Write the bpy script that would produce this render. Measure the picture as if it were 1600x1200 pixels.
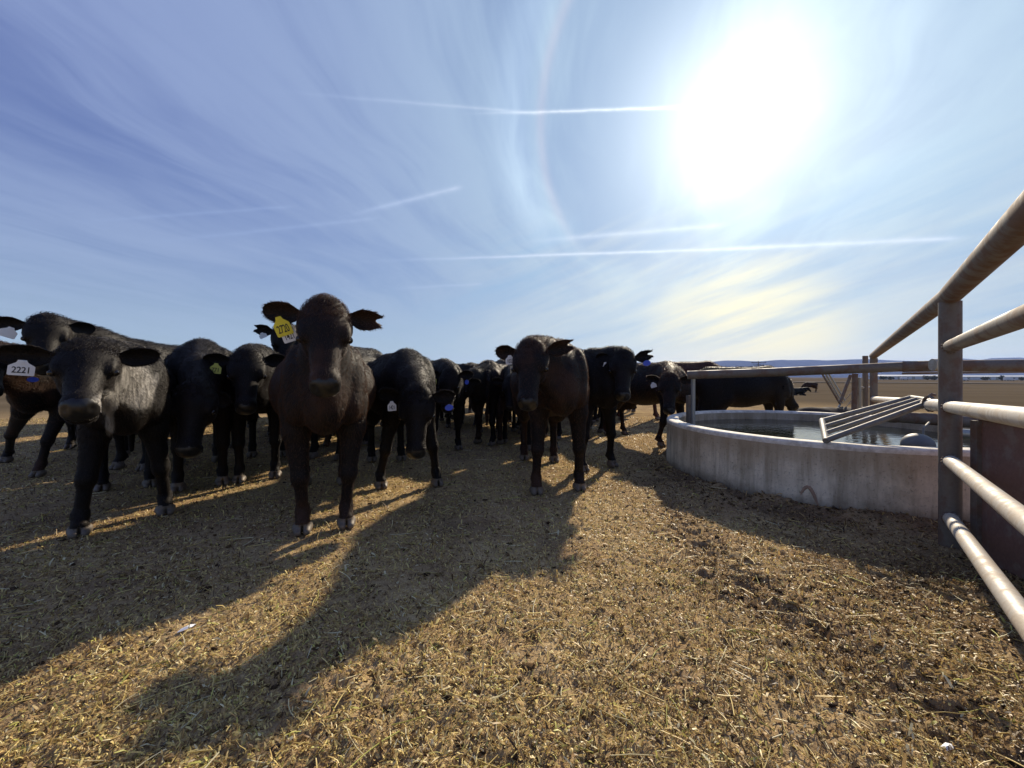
import bpy, math, random, colorsys
import numpy as np
from mathutils import Vector, Matrix

random.seed(7)
RNG = np.random.default_rng(11)
for o in list(bpy.data.objects):
    bpy.data.objects.remove(o)
SC = bpy.context.scene
COL = SC.collection

# ------------------------------------------------------------------ camera
CAM_H = 1.1
FPX = 630.0                     # focal length in pixels of the 1600 px wide photograph
HOR = 582.0                     # its horizon row
cam_d = bpy.data.cameras.new('camera')
cam = bpy.data.objects.new('camera', cam_d)
COL.objects.link(cam)
cam.location = (0, 0, CAM_H)
cam.rotation_euler = (math.radians(90), 0, 0)
cam_d.sensor_width = 36.0
cam_d.lens = 36.0 * FPX / 1600.0
cam_d.shift_y = -(600.0 - HOR) / 1600.0
cam_d.clip_start = 0.05
cam_d.clip_end = 40000
SC.camera = cam


def W(px, py, Y):
    """a point of the photograph at depth Y as a place in the world"""
    return Vector(((px - 800.0) / FPX * Y, Y, CAM_H - (py - HOR) / FPX * Y))


# ------------------------------------------------------------------ sun, sky, exposure
SUN_AZ = math.atan2(355.0, 630.0)
SUN_EL = math.radians(29.0)
SUN_DIR = Vector((math.sin(SUN_AZ) * math.cos(SUN_EL), math.cos(SUN_AZ) * math.cos(SUN_EL), math.sin(SUN_EL)))
sun_d = bpy.data.lights.new('sun', 'SUN')
sun_d.energy = 4.6
sun_d.angle = math.radians(1.3)
sun_d.color = (1.0, 0.86, 0.66)
sun = bpy.data.objects.new('sun', sun_d)
COL.objects.link(sun)
sun.rotation_euler = SUN_DIR.to_track_quat('Z', 'Y').to_euler()

SC.view_settings.view_transform = 'Standard'
SC.view_settings.look = 'None'
SC.view_settings.exposure = 0.5
SC.view_settings.gamma = 1.0
SC.view_settings.use_curve_mapping = False
SC.render.engine = 'CYCLES'
SC.cycles.max_bounces = 6
SC.cycles.diffuse_bounces = 3
SC.cycles.glossy_bounces = 3
SC.cycles.transmission_bounces = 4
SC.cycles.transparent_max_bounces = 8
SC.cycles.volume_bounces = 0
SC.cycles.sample_clamp_indirect = 6.0
SC.cycles.use_denoising = True

world = bpy.data.worlds.new('World')
SC.world = world
world.use_nodes = True


class NT:
    """small helper for building node trees"""
    def __init__(self, tree):
        self.t = tree

    def n(self, typ, **kw):
        nd = self.t.nodes.new(typ)
        for k, v in kw.items():
            setattr(nd, k, v)
        return nd

    def put(self, sock, v):
        if v is None:
            return
        if isinstance(v, (int, float)):
            sock.default_value = v
        elif isinstance(v, (tuple, list, Vector)):
            v = tuple(v)
            if len(v) == 3 and sock.type == 'RGBA':
                v = v + (1.0,)
            sock.default_value = v
        else:
            self.t.links.new(v, sock)

    def m(self, op, a, b=None, c=None, clamp=False):
        nd = self.n('ShaderNodeMath', operation=op, use_clamp=clamp)
        self.put(nd.inputs[0], a); self.put(nd.inputs[1], b); self.put(nd.inputs[2], c)
        return nd.outputs[0]

    def v(self, op, a, b=None, out=0):
        nd = self.n('ShaderNodeVectorMath', operation=op)
        self.put(nd.inputs[0], a)
        if op == 'SCALE':
            self.put(nd.inputs['Scale'], b)
        else:
            self.put(nd.inputs[1], b)
        return nd.outputs[out]

    def dot(self, a, b):
        return self.v('DOT_PRODUCT', a, b, 'Value')

    def mix(self, f, a, b, blend='MIX'):
        nd = self.n('ShaderNodeMix', data_type='RGBA', blend_type=blend)
        self.put(nd.inputs[0], f); self.put(nd.inputs[6], a); self.put(nd.inputs[7], b)
        return nd.outputs[2]

    def step(self, x, lo, hi):
        nd = self.n('ShaderNodeMapRange', interpolation_type='SMOOTHSTEP')
        self.put(nd.inputs['Value'], x); self.put(nd.inputs['From Min'], lo); self.put(nd.inputs['From Max'], hi)
        return nd.outputs[0]

    def noise(self, vec, scale, detail=4.0, rough=0.55, dist=0.0, color=False):
        nd = self.n('ShaderNodeTexNoise')
        self.put(nd.inputs['Vector'], vec); self.put(nd.inputs['Scale'], scale)
        nd.inputs['Detail'].default_value = detail; nd.inputs['Roughness'].default_value = rough
        nd.inputs['Distortion'].default_value = dist
        return nd.outputs[1] if color else nd.outputs[0]

    def ramp(self, f, pts):
        nd = self.n('ShaderNodeValToRGB')
        e = nd.color_ramp.elements
        while len(e) < len(pts):
            e.new(0.5)
        for i, (p, c) in enumerate(pts):
            e[i].position = p
            e[i].color = tuple(c) + (1.0,) if len(c) == 3 else c
        self.put(nd.inputs[0], f)
        return nd.outputs[0]

    def comb(self, x, y, z):
        nd = self.n('ShaderNodeCombineXYZ')
        self.put(nd.inputs[0], x); self.put(nd.inputs[1], y); self.put(nd.inputs[2], z)
        return nd.outputs[0]


def px_dir(px, py):
    return Vector(((px - 800.0) / FPX, 1.0, (HOR - py) / FPX)).normalized()


def build_world():
    t = world.node_tree
    t.nodes.clear()
    N = NT(t)
    out = N.n('ShaderNodeOutputWorld')
    bg = N.n('ShaderNodeBackground')
    bg.inputs['Strength'].default_value = 0.085
    t.links.new(bg.outputs[0], out.inputs[0])
    sky = N.n('ShaderNodeTexSky', sky_type='NISHITA')
    sky.sun_disc = False
    sky.sun_elevation = SUN_EL
    sky.sun_rotation = SUN_AZ
    sky.altitude = 300
    sky.air_density = 1.0
    sky.dust_density = 0.7
    sky.ozone_density = 3.0
    tc = N.n('ShaderNodeTexCoord')
    d = tc.outputs['Generated']
    sep = N.n('ShaderNodeSeparateXYZ')
    t.links.new(d, sep.inputs[0])
    z = sep.outputs[2]
    zc = N.m('MAXIMUM', z, 0.0)
    cosang = N.dot(d, tuple(SUN_DIR))
    ang = N.m('ARCCOSINE', N.m('MINIMUM', N.m('MAXIMUM', cosang, -1.0), 1.0))      # radians from the sun
    # high cloud sheet: place on a layer overhead, streaks run towards one point of the horizon
    den = N.m('ADD', zc, 0.10)
    u = N.m('DIVIDE', sep.outputs[0], den)
    v = N.m('DIVIDE', sep.outputs[1], den)
    saz = math.radians(14)
    along = N.m('ADD', N.m('MULTIPLY', u, math.sin(saz)), N.m('MULTIPLY', v, math.cos(saz)))
    across = N.m('SUBTRACT', N.m('MULTIPLY', u, math.cos(saz)), N.m('MULTIPLY', v, math.sin(saz)))
    warp = N.noise(N.comb(along, across, 2.7), 0.45, 3.0, 0.5)
    across2 = N.m('ADD', across, N.m('MULTIPLY', N.m('SUBTRACT', warp, 0.5), 1.2))
    big = N.noise(N.comb(N.m('MULTIPLY', along, 0.26), N.m('MULTIPLY', across2, 0.60), 0.3), 1.0, 3.0, 0.5)
    mid = N.noise(N.comb(N.m('MULTIPLY', along, 0.42), N.m('MULTIPLY', across2, 1.35), 5.1), 1.0, 5.0, 0.62, 0.4)
    fine = N.noise(N.comb(N.m('MULTIPLY', along, 0.9), N.m('MULTIPLY', across2, 5.5), 9.4), 1.0, 5.0, 0.62, 0.6)
    cl = N.m('ADD', N.m('ADD', N.m('MULTIPLY', big, 0.44), N.m('MULTIPLY', mid, 0.38)), N.m('MULTIPLY', fine, 0.18))
    cl = N.step(cl, 0.405, 0.61)
    base = sky.outputs[0]
    # thin veil everywhere: pale lavender
    base = N.mix(0.60, base, (0.82, 1.06, 3.6))
    near = N.m('POWER', 2.718, N.m('MULTIPLY', N.m('POWER', N.m('DIVIDE', ang, 0.62), 2.0), -1.0))
    base = N.mix(N.m('MULTIPLY', near, 0.65), base, (2.3, 3.9, 5.4))
    ccol = N.mix(near, (2.3, 3.0, 5.2), (4.6, 6.2, 7.2))
    col = N.mix(N.m('MULTIPLY', cl, 0.85), base, ccol)
    # pale layer over the horizon, creamy below the sun
    hz = N.m('POWER', 2.718, N.m('DIVIDE', zc, -0.15))
    az_s = N.dot(N.v('NORMALIZE', N.comb(sep.outputs[0], sep.outputs[1], 0.0)), (math.sin(SUN_AZ), math.cos(SUN_AZ), 0.0))
    warm = N.m('POWER', N.m('MAXIMUM', az_s, 0.0), 10.0)
    hcol = N.mix(warm, (3.9, 5.3, 5.9), (7.8, 7.9, 6.6))
    col = N.mix(N.m('MULTIPLY', hz, 0.85), col, hcol)
    # lit cloud bank under the sun
    yl = N.dot(d, tuple(px_dir(1155, 530)))
    lowst = N.noise(N.comb(N.m('MULTIPLY', sep.outputs[0], 2.2), N.m('MULTIPLY', sep.outputs[1], 2.2), N.m('SUBTRACT', N.m('MULTIPLY', z, 17.0), N.m('MULTIPLY', sep.outputs[0], 6.0))), 1.0, 6.0, 0.58, 0.0)
    lowz = N.m('MULTIPLY', N.step(z, 0.02, 0.10), N.m('SUBTRACT', 1.0, N.step(z, 0.24, 0.42)))
    lw = N.m('MULTIPLY', N.m('MULTIPLY', lowz, N.step(lowst, 0.46, 0.78)), N.step(az_s, 0.74, 0.97))
    col = N.mix(N.m('MULTIPLY', lw, 0.7), col, (6.6, 6.9, 6.4))
    ldk = N.m('MULTIPLY', N.m('MULTIPLY', lowz, N.m('SUBTRACT', 1.0, N.step(lowst, 0.28, 0.52))), N.step(az_s, 0.66, 0.95))
    col = N.mix(N.m('MULTIPLY', ldk, 0.6), col, (2.3, 3.9, 6.0))
    ym = N.m('MULTIPLY', N.step(yl, 0.974, 1.0), N.m('ADD', 0.30, N.m('MULTIPLY', N.step(lowst, 0.38, 0.62), 0.65)))
    col = N.mix(N.m('MULTIPLY', ym, 0.9), col, (8.9, 8.2, 5.6))
    # contrails: bands along great circles
    def trail(a, b, wpx, strength, fade=0.25, wob=0.002):
        A, B = px_dir(*a), px_dir(*b)
        nrm = A.cross(B).normalized()
        mid_ = (A + B).normalized()
        tang = nrm.cross(mid_).normalized()
        if tang.dot(B - A) < 0:
            tang = -tang
        half = math.acos(max(-1, min(1, A.dot(B)))) / 2
        s = N.dot(d, tuple(tang))
        c = N.dot(d, tuple(nrm))
        wn = N.noise(d, 14.0, 4.0, 0.65)
        c = N.m('ADD', c, N.m('MULTIPLY', N.m('SUBTRACT', wn, 0.5), wob * 2.2))
        c = N.m('ADD', c, N.m('MULTIPLY', N.m('MULTIPLY', s, s), 0.0))
        g = N.m('POWER', 2.718, N.m('MULTIPLY', N.m('POWER', N.m('ABSOLUTE', N.m('DIVIDE', c, wpx * 0.62 / FPX)), 1.5), -1.0))
        h = math.sin(half)
        e = N.m('MULTIPLY', N.step(s, -h, -h + 2 * h * fade), N.m('SUBTRACT', 1.0, N.step(s, h * 0.82, h)))
        front = N.m('GREATER_THAN', N.dot(d, tuple(mid_)), 0.2)
        tex = N.m('ADD', 0.45, N.m('MULTIPLY', N.noise(d, 60.0, 3.0, 0.6), 1.0))
        return N.m('MULTIPLY', N.m('MULTIPLY', g, e), N.m('MULTIPLY', N.m('MULTIPLY', front, tex), strength), clamp=True)
    tcol = N.mix(near, (3.0, 4.1, 6.6), (8.0, 8.6, 9.2))
    for args in (((380, 138), (860, 179), 3.0, 0.34, 0.55), ((700, 179), (1130, 166), 2.6, 0.85, 0.5),
                 ((520, 410), (1230, 386), 3.2, 0.75, 0.5), ((1090, 391), (1520, 371), 4.2, 0.7, 0.3),
                 ((520, 343), (728, 290), 5.0, 0.55, 0.5), ((800, 380), (1150, 350), 6.0, 0.4, 0.4),
                 ((90, 349), (470, 322), 3.0, 0.22, 0.4), ((200, 383), (600, 340), 4.0, 0.22, 0.4),
                 ((600, 452), (760, 443), 3.0, 0.25, 0.4)):
        col = N.mix(trail(*args), col, tcol)
    # 22 degree ice halo, faint red inner edge
    hm = N.m('MULTIPLY', N.m('ADD', 0.6, N.m('MULTIPLY', cl, 0.4)), N.m('MULTIPLY', N.step(z, 0.24, 0.42), N.m('SUBTRACT', 1.0, N.step(sep.outputs[0], 0.15, 0.45))))
    def ring(deg, w, colr, k):
        a = N.m('DIVIDE', N.m('SUBTRACT', ang, math.radians(deg)), math.radians(w))
        g = N.m('POWER', 2.718, N.m('MULTIPLY', N.m('MULTIPLY', a, a), -1.0))
        g = N.m('MULTIPLY', N.m('MULTIPLY', g, k), hm)
        return N.mix(g, (0, 0, 0), colr)
    for args in ((22.0, 0.6, (2.4, 1.3, 0.6), 0.5), (22.9, 0.8, (1.2, 1.5, 1.0), 0.55), (25.0, 2.6, (1.5, 1.8, 1.9), 0.75)):
        col = N.mix(1.0, col, ring(*args), 'ADD')
    # aureole of the veiled sun
    def glow(deg, pw, amp, colr):
        g = N.m('POWER', 2.718, N.m('MULTIPLY', N.m('POWER', N.m('DIVIDE', ang, math.radians(deg)), pw), -1.0))
        return N.mix(N.m('MULTIPLY', g, 1.0), (0, 0, 0), tuple(c * amp for c in colr))
    lump = N.m('ADD', 0.84, N.m('MULTIPLY', cl, 0.28))
    for args in ((2.8, 2.0, 14.0, (1.0, 0.97, 0.92)), (7.4, 1.25, 9.5, (1.0, 1.0, 0.96)), (17.0, 1.5, 2.6, (0.85, 1.0, 0.95))):
        col = N.mix(1.0, col, N.mix(lump, (0, 0, 0), glow(*args)), 'ADD')
    t.links.new(col, bg.inputs['Color'])


build_world()


# ------------------------------------------------------------------ helpers
def tag(o, label=None, cat=None, group=None, kind=None):
    if label: o['label'] = label
    if cat: o['category'] = cat
    if group: o['group'] = group
    if kind: o['kind'] = kind
    return o


def empty(name, loc=(0, 0, 0), rz=0.0):
    o = bpy.data.objects.new(name, None)
    o.empty_display_size = 0.1
    o.location = loc
    o.rotation_euler = (0, 0, rz)
    COL.objects.link(o)
    return o


def link(name, me, mat=None, parent=None, smooth=True):
    if mat is not None:
        for m_ in (mat if isinstance(mat, (list, tuple)) else [mat]):
            me.materials.append(m_)
    if smooth and isinstance(me, bpy.types.Mesh):
        me.polygons.foreach_set('use_smooth', np.ones(len(me.polygons), dtype=bool))
    o = bpy.data.objects.new(name, me)
    COL.objects.link(o)
    if parent is not None:
        o.parent = parent
    return o


def mesh_np(name, V, F):
    """mesh from numpy verts (n,3) and equal sized faces (m,k)"""
    V = np.asarray(V, dtype=np.float32); F = np.asarray(F, dtype=np.int32)
    me = bpy.data.meshes.new(name)
    k = F.shape[1]
    me.vertices.add(len(V)); me.vertices.foreach_set('co', V.ravel())
    me.loops.add(F.size); me.loops.foreach_set('vertex_index', F.ravel())
    me.polygons.add(len(F))
    me.polygons.foreach_set('loop_start', np.arange(0, F.size, k, dtype=np.int32))
    me.update(calc_edges=True)
    return me


class MB:
    """collects shapes into one mesh"""
    def __init__(self):
        self.v, self.f = [], []

    def add(self, vs, fs):
        b = len(self.v)
        self.v += [tuple(p) for p in vs]
        self.f += [tuple(i + b for i in q) for q in fs]

    def tube(self, pts, r, n=12, caps=True):
        pts = [Vector(p) for p in pts]
        rs = r if isinstance(r, (list, tuple)) else [r] * len(pts)
        vs, fs = [], []
        ref = None
        for i, p in enumerate(pts):
            a = pts[max(0, i - 1)]; b = pts[min(len(pts) - 1, i + 1)]
            tdir = (b - a).normalized()
            if ref is None:
                ref = Vector((0, 0, 1)) if abs(tdir.z) < 0.9 else Vector((1, 0, 0))
            e1 = (ref - tdir * ref.dot(tdir)).normalized(); ref = e1
            e2 = tdir.cross(e1)
            for k in range(n):
                t_ = 2 * math.pi * k / n
                vs.append(p + (e1 * math.cos(t_) + e2 * math.sin(t_)) * rs[i])
        for i in range(len(pts) - 1):
            for k in range(n):
                k2 = (k + 1) % n
                fs.append((i * n + k, i * n + k2, (i + 1) * n + k2, (i + 1) * n + k))
        if caps:
            fs.append(tuple(reversed(range(n))))
            fs.append(tuple((len(pts) - 1) * n + k for k in range(n)))
        self.add(vs, fs)
        return self

    def box(self, c, s, R=None, bev=0.0):
        hx, hy, hz = s[0] / 2, s[1] / 2, s[2] / 2
        c = Vector(c)
        if bev <= 0:
            P = [Vector((x, y, z)) for x in (-hx, hx) for y in (-hy, hy) for z in (-hz, hz)]
            F = [(0, 1, 3, 2), (4, 6, 7, 5), (0, 4, 5, 1), (2, 3, 7, 6), (0, 2, 6, 4), (1, 5, 7, 3)]
        else:
            b = bev
            P, F = [], []
            ring = [(-hx, -hy), (hx, -hy), (hx, hy), (-hx, hy)]
            def lay(z, ins):
                return [Vector((x - math.copysign(ins, x), y - math.copysign(ins, y), z)) for x, y in ring]
            P = lay(-hz, b) + lay(-hz + b, 0) + lay(hz - b, 0) + lay(hz, b)
            F = [(3, 2, 1, 0), (12, 13, 14, 15)]
            for L in range(3):
                for k in range(4):
                    k2 = (k + 1) % 4
                    F.append((L * 4 + k, L * 4 + k2, (L + 1) * 4 + k2, (L + 1) * 4 + k))
        if R is not None:
            P = [R @ p for p in P]
        self.add([c + p for p in P], F)
        return self

    def mesh(self, name):
        me = bpy.data.meshes.new(name)
        me.from_pydata(self.v, [], self.f)
        me.update()
        return me

    def build(self, name, mat, parent=None, smooth=True, flat_angle=40):
        me = self.mesh(name)
        o = link(name, me, mat, parent, smooth)
        if smooth:
            try:
                me.set_sharp_from_angle(angle=math.radians(flat_angle))
            except Exception:
                pass
        return o


# gradient noise on arrays
_P = np.random.default_rng(5).permutation(512).astype(np.int64)
_P = np.concatenate([_P, _P, _P])
_GA = np.random.default_rng(6).uniform(0, 2 * np.pi, 512)
_GX, _GY = np.cos(_GA), np.sin(_GA)


def perlin(x, y):
    xi = np.floor(x).astype(np.int64); yi = np.floor(y).astype(np.int64)
    xf = x - xi; yf = y - yi
    xi &= 511; yi &= 511
    def g(a, b, dx, dy):
        h = _P[_P[a & 511] + (b & 511)] & 511
        return _GX[h] * dx + _GY[h] * dy
    u = xf * xf * xf * (xf * (xf * 6 - 15) + 10)
    v = yf * yf * yf * (yf * (yf * 6 - 15) + 10)
    n00 = g(xi, yi, xf, yf); n10 = g(xi + 1, yi, xf - 1, yf)
    n01 = g(xi, yi + 1, xf, yf - 1); n11 = g(xi + 1, yi + 1, xf - 1, yf - 1)
    a = n00 + u * (n10 - n00); b = n01 + u * (n11 - n01)
    return (a + v * (b - a)) * 1.4


def fbm(x, y, oct=4, gain=0.5, lac=2.03):
    s = np.zeros_like(x); a = 1.0
    for i in range(oct):
        s += a * perlin(x * lac ** i + 17.3 * i, y * lac ** i - 9.1 * i)
        a *= gain
    return s


def smooth01(t):
    t = np.clip(t, 0, 1)
    return t * t * (3 - 2 * t)


TANK_C = (3.35, 4.4); TANK_R = 1.55; TANK_H = 0.55; TANK_T = 0.13
RUT = np.array([(1.40, 4.3), (1.28, 3.0), (1.16, 2.2), (1.26, 1.74), (1.42, 1.25), (1.55, 0.6)])


def seg_dist(x, y, pts):
    best = np.full(x.shape, 1e9)
    for (x0, y0), (x1, y1) in zip(pts[:-1], pts[1:]):
        dx, dy = x1 - x0, y1 - y0
        t_ = np.clip(((x - x0) * dx + (y - y0) * dy) / (dx * dx + dy * dy), 0, 1)
        best = np.minimum(best, np.hypot(x - x0 - t_ * dx, y - y0 - t_ * dy))
    return best


def hoofprints(x, y, cell=0.21):
    out = np.zeros_like(x)
    ci = np.floor(x / cell).astype(np.int64); cj = np.floor(y / cell).astype(np.int64)
    for di in (-1, 0, 1):
        for dj in (-1, 0, 1):
            a, b = ci + di, cj + dj
            h = _P[(_P[a & 511] + (b & 511)) & 511]
            h2 = _P[h + 37]; h3 = _P[h + 211]
            cx = (a + (h & 511) / 512.0) * cell; cy = (b + (h2 & 511) / 512.0) * cell
            r = 0.036 + 0.022 * (h3 & 511) / 512.0
            on = (h3 % 3) > 0
            d = np.hypot(x - cx, y - cy) / r
            out += on * (-0.75 * np.exp(-d ** 4) + 0.45 * np.exp(-((d - 1.35) / 0.35) ** 2))
    return out


def ground_z(x, y, detail=True):
    x = np.asarray(x, dtype=np.float64); y = np.asarray(y, dtype=np.float64)
    dd = np.maximum(np.hypot(x, np.maximum(y, 0)) - 12.0, 0)
    z = -np.interp(dd, [0, 3, 12, 42, 130, 300, 1000, 3000, 8000], [0, 0.03, 0.28, 1.35, 2.4, 3.9, 9.8, 28.5, 76.0])
    z += 0.010 * perlin(x * 0.9, y * 0.9 + 4.0)
    # heaped muck along the foot of the tank
    rt = np.hypot(x - TANK_C[0], y - TANK_C[1]) - TANK_R
    berm = np.exp(-(np.maximum(rt, 0) / 0.13) ** 2) * (0.05 + 0.05 * perlin(x * 2.2 + 3, y * 2.2))
    z += berm
    if detail:
        churn = np.clip(0.5 + 0.8 * np.exp(-(seg_dist(x, y, RUT) / 0.2) ** 2) + 0.9 * np.exp(-(np.maximum(rt, 0) / 0.35) ** 2)
                        + 0.5 * perlin(x * 0.7, y * 0.7), 0.15, 2.0)
        fade = 1.0 / (1.0 + (np.hypot(x, y) / 9.0) ** 2)
        n1 = fbm(x * 4.2, y * 4.2, 3)
        n2 = 1.0 - np.abs(fbm(x * 11.0 + 5, y * 11.0, 3)) * 2
        n3 = fbm(x * 31.0, y * 31.0, 2)
        z += churn * fade * (0.013 * n1 + 0.013 * n2 + 0.0075 * n3) + 0.013 * fade * hoofprints(x + 0.03 * n1, y + 0.03 * n2) * np.clip(churn + 0.2, 0.5, 1.3)
        z -= 0.03 * np.exp(-(seg_dist(x, y, RUT) / 0.10) ** 2) * fade
    return z


def gz(x, y):
    return float(ground_z(np.array([x]), np.array([y]))[0])


# ------------------------------------------------------------------ materials
def mat(name, rough=0.6, metal=0.0, spec=0.5):
    m_ = bpy.data.materials.new(name)
    m_.use_nodes = True
    t = m_.node_tree
    b = t.nodes['Principled BSDF']
    b.inputs['Roughness'].default_value = rough
    b.inputs['Metallic'].default_value = metal
    b.inputs['Specular IOR Level'].default_value = spec
    return m_, NT(t), b


def bump(N, b, h, strength=0.3, dist=0.01):
    nd = N.n('ShaderNodeBump')
    nd.inputs['Strength'].default_value = strength
    nd.inputs['Distance'].default_value = dist
    N.put(nd.inputs['Height'], h)
    N.t.links.new(nd.outputs[0], b.inputs['Normal'])


def pos(N):
    return N.n('ShaderNodeNewGeometry').outputs['Position']


def objc(N):
    return N.n('ShaderNodeTexCoord').outputs['Object']


M = {}
# dry manure and soil
m_, N, b = mat('soil', 1.0, spec=0.0)
p = pos(N)
a = N.noise(p, 2.3, 5, 0.6)
c = N.noise(p, 38.0, 6, 0.7)
e = N.noise(p, 160.0, 3, 0.7)
c1 = N.ramp(c, [(0.30, (0.13, 0.078, 0.038)), (0.46, (0.40, 0.285, 0.15)), (0.68, (0.62, 0.475, 0.26))])
c2 = N.ramp(e, [(0.36, (0.16, 0.10, 0.05)), (0.50, (0.45, 0.33, 0.17)), (0.66, (0.71, 0.57, 0.31))])
base = N.mix(0.5, c1, c2)
base = N.mix(N.step(a, 0.35, 0.68), base, N.mix(0.6, base, (0.29, 0.185, 0.105)))
# damp trodden muck in the rut and by the tank
attr = N.n('ShaderNodeAttribute', attribute_name='damp').outputs['Fac']
base = N.mix(N.m('MULTIPLY', attr, 0.75), base, N.mix(c, (0.045, 0.030, 0.021), (0.20, 0.13, 0.088)))
dist = N.v('LENGTH', p, None, 'Value')
far = N.step(dist, 7.0, 26.0)
fcol = N.ramp(N.noise(N.v('MULTIPLY', p, (0.02, 0.12, 1.0)), 1.0, 5, 0.6), [(0.3, (0.088, 0.069, 0.046)), (0.7, (0.140, 0.111, 0.077))])
base = N.mix(far, base, fcol)
N.put(b.inputs['Base Color'], base)
bump(N, b, N.m('ADD', N.m('MULTIPLY', c, 0.6), N.m('MULTIPLY', e, 0.4)), 0.9, 0.012)
M['soil'] = m_


def litter_mat(name):
    m_, N, b = mat(name, 0.48, spec=0.42)
    at = N.n('ShaderNodeAttribute', attribute_name='tint')
    N.put(b.inputs['Base Color'], at.outputs['Color'])
    tr = N.n('ShaderNodeBsdfTranslucent')
    N.put(tr.inputs['Color'], at.outputs['Color'])
    mx = N.n('ShaderNodeMixShader')
    mx.inputs[0].default_value = 0.30
    N.t.links.new(b.outputs[0], mx.inputs[1]); N.t.links.new(tr.outputs[0], mx.inputs[2])
    N.t.links.new(mx.outputs[0], N.t.nodes['Material Output'].inputs['Surface'])
    return m_


M['litter'] = litter_mat('chaff')
m_, N, b = mat('clod', 0.95, spec=0.1)
N.put(b.inputs['Base Color'], N.mix(N.m('MULTIPLY', N.noise(pos(N), 120.0, 4, 0.7), 0.7), N.n('ShaderNodeAttribute', attribute_name='tint').outputs['Color'], (0.05, 0.035, 0.024)))
bump(N, b, N.noise(pos(N), 150.0, 4, 0.7), 1.0, 0.01)
M['clod'] = m_

# weathered concrete
m_, N, b = mat('concrete', 0.85, spec=0.3)
p = pos(N)
g = N.noise(p, 3.0, 5, 0.65)
st = N.noise(N.v('MULTIPLY', p, (9.0, 9.0, 0.8)), 1.0, 5, 0.65)
fi = N.noise(p, 60.0, 4, 0.6)
sp = N.n('ShaderNodeSeparateXYZ'); N.t.links.new(p, sp.inputs[0])
base = N.ramp(g, [(0.32, (0.58, 0.51, 0.39)), (0.66, (0.86, 0.78, 0.62))])
base = N.mix(N.step(st, 0.44, 0.66), base, N.mix(0.45, base, (0.15, 0.115, 0.06)))
lg = N.noise(N.v('MULTIPLY', p, (1.0, 1.0, 0.6)), 2.1, 5, 0.7, 0.5)
base = N.mix(N.m('MULTIPLY', N.step(lg, 0.50, 0.68), 0.42), base, (0.20, 0.16, 0.09))
base = N.mix(N.m('MULTIPLY', N.step(N.m('ADD', sp.outputs[2], N.m('MULTIPLY', st, 0.30)), 0.40, 0.62), 0.60), base, (0.33, 0.25, 0.155))
base = N.mix(N.m('MULTIPLY', N.m('SUBTRACT', 1.0, N.step(N.m('ADD', sp.outputs[2], N.m('MULTIPLY', g, 0.14)), 0.10, 0.24)), 0.7), base, (0.10, 0.07, 0.045))
spots = N.noise(p, 11.0, 6, 0.65, 0.8)
base = N.mix(N.m('MULTIPLY', N.step(spots, 0.66, 0.74), 0.6), base, (0.05, 0.038, 0.03))
base = N.mix(N.m('MULTIPLY', N.step(fi, 0.56, 0.7), 0.45), base, (0.13, 0.115, 0.095))
N.put(b.inputs['Base Color'], base)
bump(N, b, N.m('ADD', N.m('MULTIPLY', fi, 0.5), N.m('ADD', N.m('MULTIPLY', st, 0.5), N.m('MULTIPLY', N.step(spots, 0.62, 0.7), -0.8))), 0.7, 0.012)
M['concrete'] = m_

# pale worn rim of the tank
m_, N, b = mat('rim_concrete', 0.8, spec=0.4)
p = pos(N)
N.put(b.inputs['Base Color'], N.ramp(N.noise(p, 14.0, 5, 0.65), [(0.3, (0.45, 0.40, 0.33)), (0.6, (0.82, 0.77, 0.67))]))
bump(N, b, N.noise(p, 40.0, 4, 0.6), 0.4, 0.006)
M['rim'] = m_

# tank water
m_, N, b = mat('tank_water', 0.04, spec=0.5)
p = pos(N)
b.inputs['Base Color'].default_value = (0.018, 0.022, 0.018, 1)
b.inputs['IOR'].default_value = 1.333
rp = N.noise(N.v('MULTIPLY', p, (3.0, 9.0, 1.0)), 1.6, 3, 0.5, 0.5)
bump(N, b, rp, 0.07, 0.05)
M['water'] = m_


def steel(name, c0, c1, rust, rough, metal, rust_amt):
    m_, N, b = mat(name, rough, metal)
    p = pos(N)
    n1 = N.noise(p, 7.0, 5, 0.65)
    n2 = N.noise(p, 55.0, 4, 0.65)
    n3 = N.noise(N.v('MULTIPLY', p, (1.0, 1.0, 0.35)), 16.0, 4, 0.6)
    base = N.mix(n2, c0, c1)
    r_ = N.step(N.m('ADD', N.m('MULTIPLY', n1, 0.6), N.m('MULTIPLY', n3, 0.4)), 0.62 - rust_amt * 0.3, 0.74 - rust_amt * 0.3)
    base = N.mix(N.m('MULTIPLY', r_, 0.85), base, N.mix(n2, rust, tuple(x * 1.9 for x in rust)))
    N.put(b.inputs['Base Color'], base)
    N.put(b.inputs['Roughness'], N.m('ADD', rough, N.m('MULTIPLY', r_, 0.2), clamp=True))
    N.put(b.inputs['Metallic'], N.m('MULTIPLY', metal, N.m('SUBTRACT', 1.0, N.m('MULTIPLY', r_, 0.8))))
    bump(N, b, n2, 0.25, 0.004)
    return m_


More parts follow.
